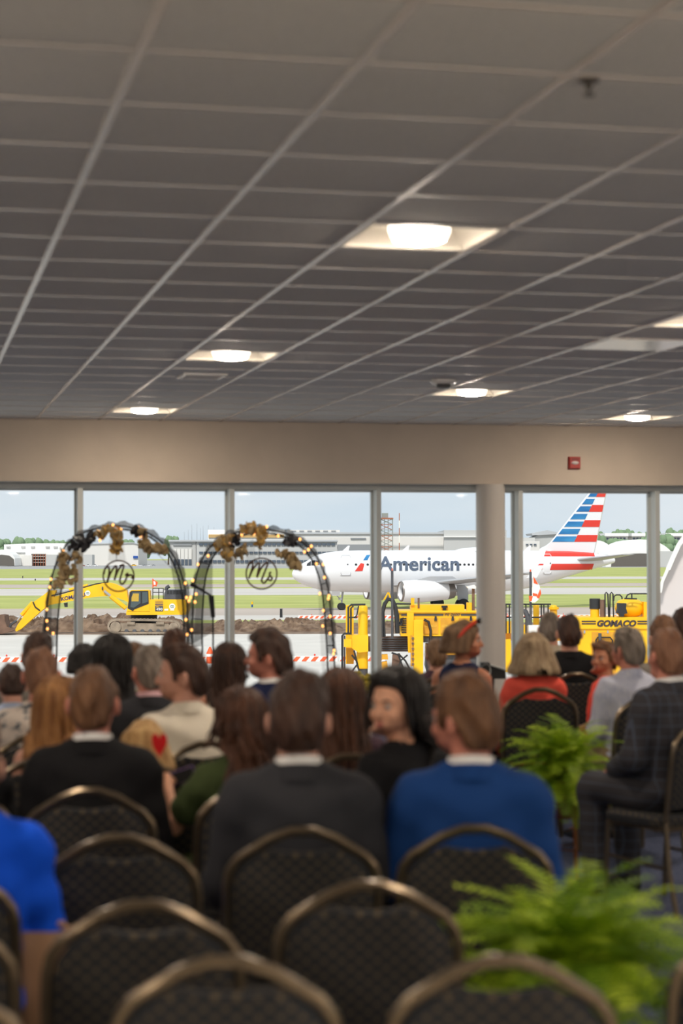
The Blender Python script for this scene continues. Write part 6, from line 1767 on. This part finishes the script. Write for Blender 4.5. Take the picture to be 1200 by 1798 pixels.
def blooms(label, pts_, n, seed, mts):
    """a cluster of silk petals along a pixel path"""
    rg = random.Random(seed); P0 = RF.P(*pts_[0], -.06)
    t = thing('silk_garland', label, 'garland', tuple(RF.b + RF.ex * P0[0] + RF.ey * -.06 + np.array([0, 0, P0[2]])), RF.a)
    for k in range(n * 2):
        u = rg.random() * (len(pts_) - 1); i = int(u); f_ = u - i
        a, b_ = pts_[i], pts_[min(i + 1, len(pts_) - 1)]
        w = 7
        q = RF.P(a[0] + (b_[0] - a[0]) * f_ + rg.uniform(-w, w), a[1] + (b_[1] - a[1]) * f_ + rg.uniform(-w, w) * .8, -.06)
        o = link('petal', petal_m, rg.choice(mts), t, (q[0] - P0[0], rg.uniform(-.05, .05), q[2] - P0[2])); o.rotation_euler = (rg.uniform(-1.3, 1.3), rg.uniform(0, 3), rg.uniform(-1.3, 1.3)); s_ = rg.uniform(.5, 1.25); o.scale = (s_, s_, s_)
gg = [M_gold, M_gold, M_gold2]
blooms('tan silk petals on the left leg of the first arch', [(108, 968), (112, 985), (114, 1002), (108, 1018), (100, 1028)], 30, 1, [M_gold])
blooms('thin tan petal tail hanging left of the mullion on the first arch', [(134, 970), (134, 985), (128, 1003), (131, 1018)], 12, 2, [M_gold])
blooms('black ribbon cluster on the left shoulder of the first arch', [(128, 962), (140, 950), (156, 943), (165, 946), (150, 958)], 20, 3, [M_ribbon])
blooms('gold petals at the crown of the first arch', [(165, 938), (190, 932), (204, 930), (207, 945), (202, 968)], 34, 4, [M_gold, M_gold2, M_gold2])
blooms('large tan petal bunch on the right shoulder of the first arch', [(248, 952), (262, 962), (275, 965), (288, 966)], 40, 5, [M_gold])
blooms('small petals and black ribbon right of the crown of the first arch', [(230, 936), (242, 934), (256, 938)], 12, 6, [M_gold, M_ribbon])
blooms('large gold petal bunch on the left shoulder of the second arch', [(380, 958), (392, 952), (403, 945), (400, 965), (398, 978)], 42, 7, gg)
blooms('petal sprig hanging beside the mullion on the second arch', [(418, 980), (424, 968), (430, 962)], 10, 8, [M_gold])
blooms('black ribbon beside the gold bunch of the second arch', [(406, 958), (413, 948), (416, 942)], 9, 9, [M_ribbon])
blooms('gold petals at the crown of the second arch', [(430, 930), (442, 924), (458, 930), (462, 945), (450, 962)], 30, 10, [M_gold2, M_gold])
blooms('tan petal bunch on the right shoulder of the second arch', [(490, 972), (504, 975), (512, 984), (524, 1000)], 30, 11, [M_gold])
blooms('black ribbon on the right shoulder of the second arch', [(500, 955), (510, 948), (518, 950)], 10, 12, [M_ribbon])
# ring signs
def ring_sign(label, cx, cy, rpx, strokes):
    P0 = RF.P(cx, cy + rpx, -.1)
    t = thing('ring_sign', label, 'sign', tuple(RF.b + RF.ex * P0[0] + RF.ey * -.1 + np.array([0, 0, P0[2]])), RF.a)
    def loc(px, py): q = RF.P(px, py, -.1); return (q[0] - P0[0], 0, q[2] - P0[2])
    build(MB().tube([loc(cx + rpx * math.cos(a), cy + rpx * math.sin(a)) for a in [2 * PI * k / 40 for k in range(40)]], .007, 6, closed=True), 'ring', M_wood, t, True)
    for nm, l in strokes:
        build(MB().tube(smooth_path([loc(*p) for p in l], 5), .0085, 6), nm, M_wood, t, True)
    build(MB().tube([loc(cx - 4, cy - rpx), loc(cx - 3, cy - rpx - 40)], .003, 5), 'hanging_cord', M_ribbon, t)
c1 = lambda l: [(60 + x / 6, 900 + y / 6) for x, y in l]; c2 = lambda l: [(300 + x / 6, 900 + y / 6) for x, y in l]
ring_sign('round wooden ring sign with the script Mr', 208.3, 1011.3, 27, [('letter_M', c1([(735, 650), (748, 590), (785, 575), (790, 640), (768, 740), (800, 650), (845, 575), (868, 570), (862, 640), (845, 712), (880, 620), (925, 555), (945, 562), (920, 650), (903, 720), (925, 755), (960, 720), (985, 650)])), ('letter_r', c1([(960, 665), (985, 640), (992, 668), (1015, 655), (1035, 672), (1030, 700)]))])
ring_sign('round wooden ring sign with the script Ms', 459.5, 1007.2, 27, [('letter_M', c2([(805, 590), (830, 530), (865, 535), (852, 610), (822, 695), (860, 610), (912, 540), (935, 540), (926, 600), (908, 682), (950, 590), (1003, 530), (1022, 540), (985, 640), (958, 715), (985, 742), (1020, 700), (1048, 655)])), ('letter_s', c2([(1058, 625), (1042, 640), (1050, 665), (1068, 690), (1055, 715), (1025, 705)]))])
# fairy lights
bulb_m = MB(); bulb_m.ball((0, 0, 0), (.0105, .0105, .014), 8, 6); bulb_me = bulb_m.mesh('bulb', True)
def fairy(label, pts_):
    P0 = RF.P(*pts_[0], -.03)
    t = thing('fairy_lights', label, 'string lights', tuple(RF.b + RF.ex * P0[0] + RF.ey * -.03 + np.array([0, 0, P0[2]])), RF.a)
    loc = [tuple(np.array(RF.P(*p, -.03)) - np.array(P0)) for p in pts_]
    build(MB().tube(smooth_path(loc, 3), .0025, 4), 'wire', M_ribbon, t)
    for q in loc: link('bulb', bulb_me, M_bulb, t, (q[0], -.02, q[2]))
fairy('string of orange fairy lights wound round the first arch', [(94, 1112), (84, 1104), (83, 1090), (83, 1070), (88, 1031), (90, 1017), (112, 968), (149, 952), (176, 949), (199, 922), (213, 930), (243, 926), (247, 942), (326, 1024), (328, 1049), (332, 1055), (327, 1088), (329, 1114)])
fairy('string of orange fairy lights wound round the second arch', [(337, 1106), (343, 1057), (345, 1043), (335, 1049), (339, 1019), (348, 991), (366, 976), (403, 956), (425, 939), (446, 938), (469, 925), (489, 941), (518, 948), (527, 947), (547, 959), (542, 965), (535, 969), (556, 990), (568, 991), (570, 1014), (562, 1042), (578, 1046), (577, 1051), (568, 1072), (580, 1082), (567, 1099), (580, 1112), (587, 1142), (586, 1148)])
# microphone stand between the arches
MF_ = frame_at(374, 16.2); MF_.b[2] = 0
t = thing('microphone_stand', 'black microphone stand with a boom between the two arches', 'microphone stand', MF_.b, MF_.a)
zt_ = MF_.P(372, 1046)[2]
build(MB().tube([MF_.P(374.5, 1083), (0, 0, .06)], .008, 8), 'pole', M_archm, t, True)
build(MB().tube([MF_.P(371, 1046), MF_.P(374.5, 1084)], [.024, .018], 10), 'clutch', M_archm, t, True)
build(MB().tube([MF_.P(371, 1046), MF_.P(344, 1030)], .01, 8), 'boom', M_archm, t, True)
build(MB().tube([MF_.P(346, 1031), MF_.P(335, 1025)], [.014, .022], 10), 'microphone', M_archm, t, True)
for k in range(3):
    a = 2 * PI * k / 3 + .4; build(MB().tube([(0, 0, .12), (.28 * math.cos(a), .28 * math.sin(a), .01)], .008, 6), 'leg', M_archm, t, True)
# music stand in front of the column, pot of yellow flowers by the mullion
UF = frame_at(866, 15.0); UF.b[2] = 0
t = thing('music_stand', 'black slanted music stand before the round column', 'music stand', UF.b, UF.a)
b = MB(); b.prism(UF.pts([(853, 1164), (888, 1176), (889, 1192), (850, 1192)], 0), (0, .02, 0)); build(b, 'desk', M_dark, t)
build(MB().tube(UF.pts([(852, 1164), (889, 1176.5)], -.01), .006, 6), 'ledge', M_alu, t)
build(MB().tube([(0, .02, UF.P(868, 1185)[2]), (0, .02, .04)], .011, 8), 'pole', M_archm, t)
for k in range(3):
    a = 2 * PI * k / 3 + .9; build(MB().tube([(0, .02, .12), (.25 * math.cos(a), .25 * math.sin(a) + .02, .01)], .008, 6), 'leg', M_archm, t)
LF = frame_at(851, 14.6); LF.b[2] = 0
t = thing('video_camera', 'small dark video camera on a tripod beside the music stand', 'camera', LF.b, LF.a)
zc_ = LF.P(851, 1172)[2]
b = MB(); b.box((0, 0, zc_), (.07, .14, .08)); b.lathe([(.03, -.13), (.035, -.06)], (.0, 0, zc_), 14, 'y'); build(b, 'body', M_dark, t)
build(MB().tube([(-.045 + .03 * math.cos(a) + .05, -.1, zc_ - .02 + .045 * math.sin(a)) for a in [2 * PI * k / 16 for k in range(16)]], .006, 6, closed=True), 'strap', M_alu, t)
for k in range(3):
    a = 2 * PI * k / 3; build(MB().tube([(0, 0, zc_ - .04), (.3 * math.cos(a), .3 * math.sin(a), .01)], .01, 6), 'leg', M_archm, t)
YF = frame_at(637, 16.5); YF.b[2] = 0
zf = YF.P(637, 1232)[2]
t = thing('flower_stand', 'tall white pedestal by the window mullion', 'pedestal', YF.b, YF.a)
build(MB().lathe([(.14, 0), (.14, .04), (.09, .08), (.08, zf - .1), (.13, zf - .06), (.13, zf - .02)], n=24), 'column', M_white, t, True)
build(MB().lathe([(.145, zf - .02), (.145, zf)], n=24), 'top', M_white, t, True)
t = thing('yellow_flowers', 'bunch of small yellow-green flowers standing by the window mullion', 'flowers', tuple(YF.b + np.array([0, 0, zf])), 0)
M_yf = mat('yellow_bloom', srgb(190, 166, 40), .7, col2=srgb(110, 110, 30), scale=30); rg = random.Random(4)
build(MB().lathe([(.05, 0), (.075, .1), (.08, .11)], n=18), 'vase', M_white, t, True)
bm_ = MB(); bm_.ball((0, 0, 0), .03, 8, 6); bmm = bm_.mesh('bloom', True)
for k in range(40):
    a = rg.random() * 6.28; r = rg.random() ** .5 * .13; link('bloom', bmm, M_yf, t, (r * math.cos(a), r * math.sin(a), .13 + rg.random() * .13 - r * .3))
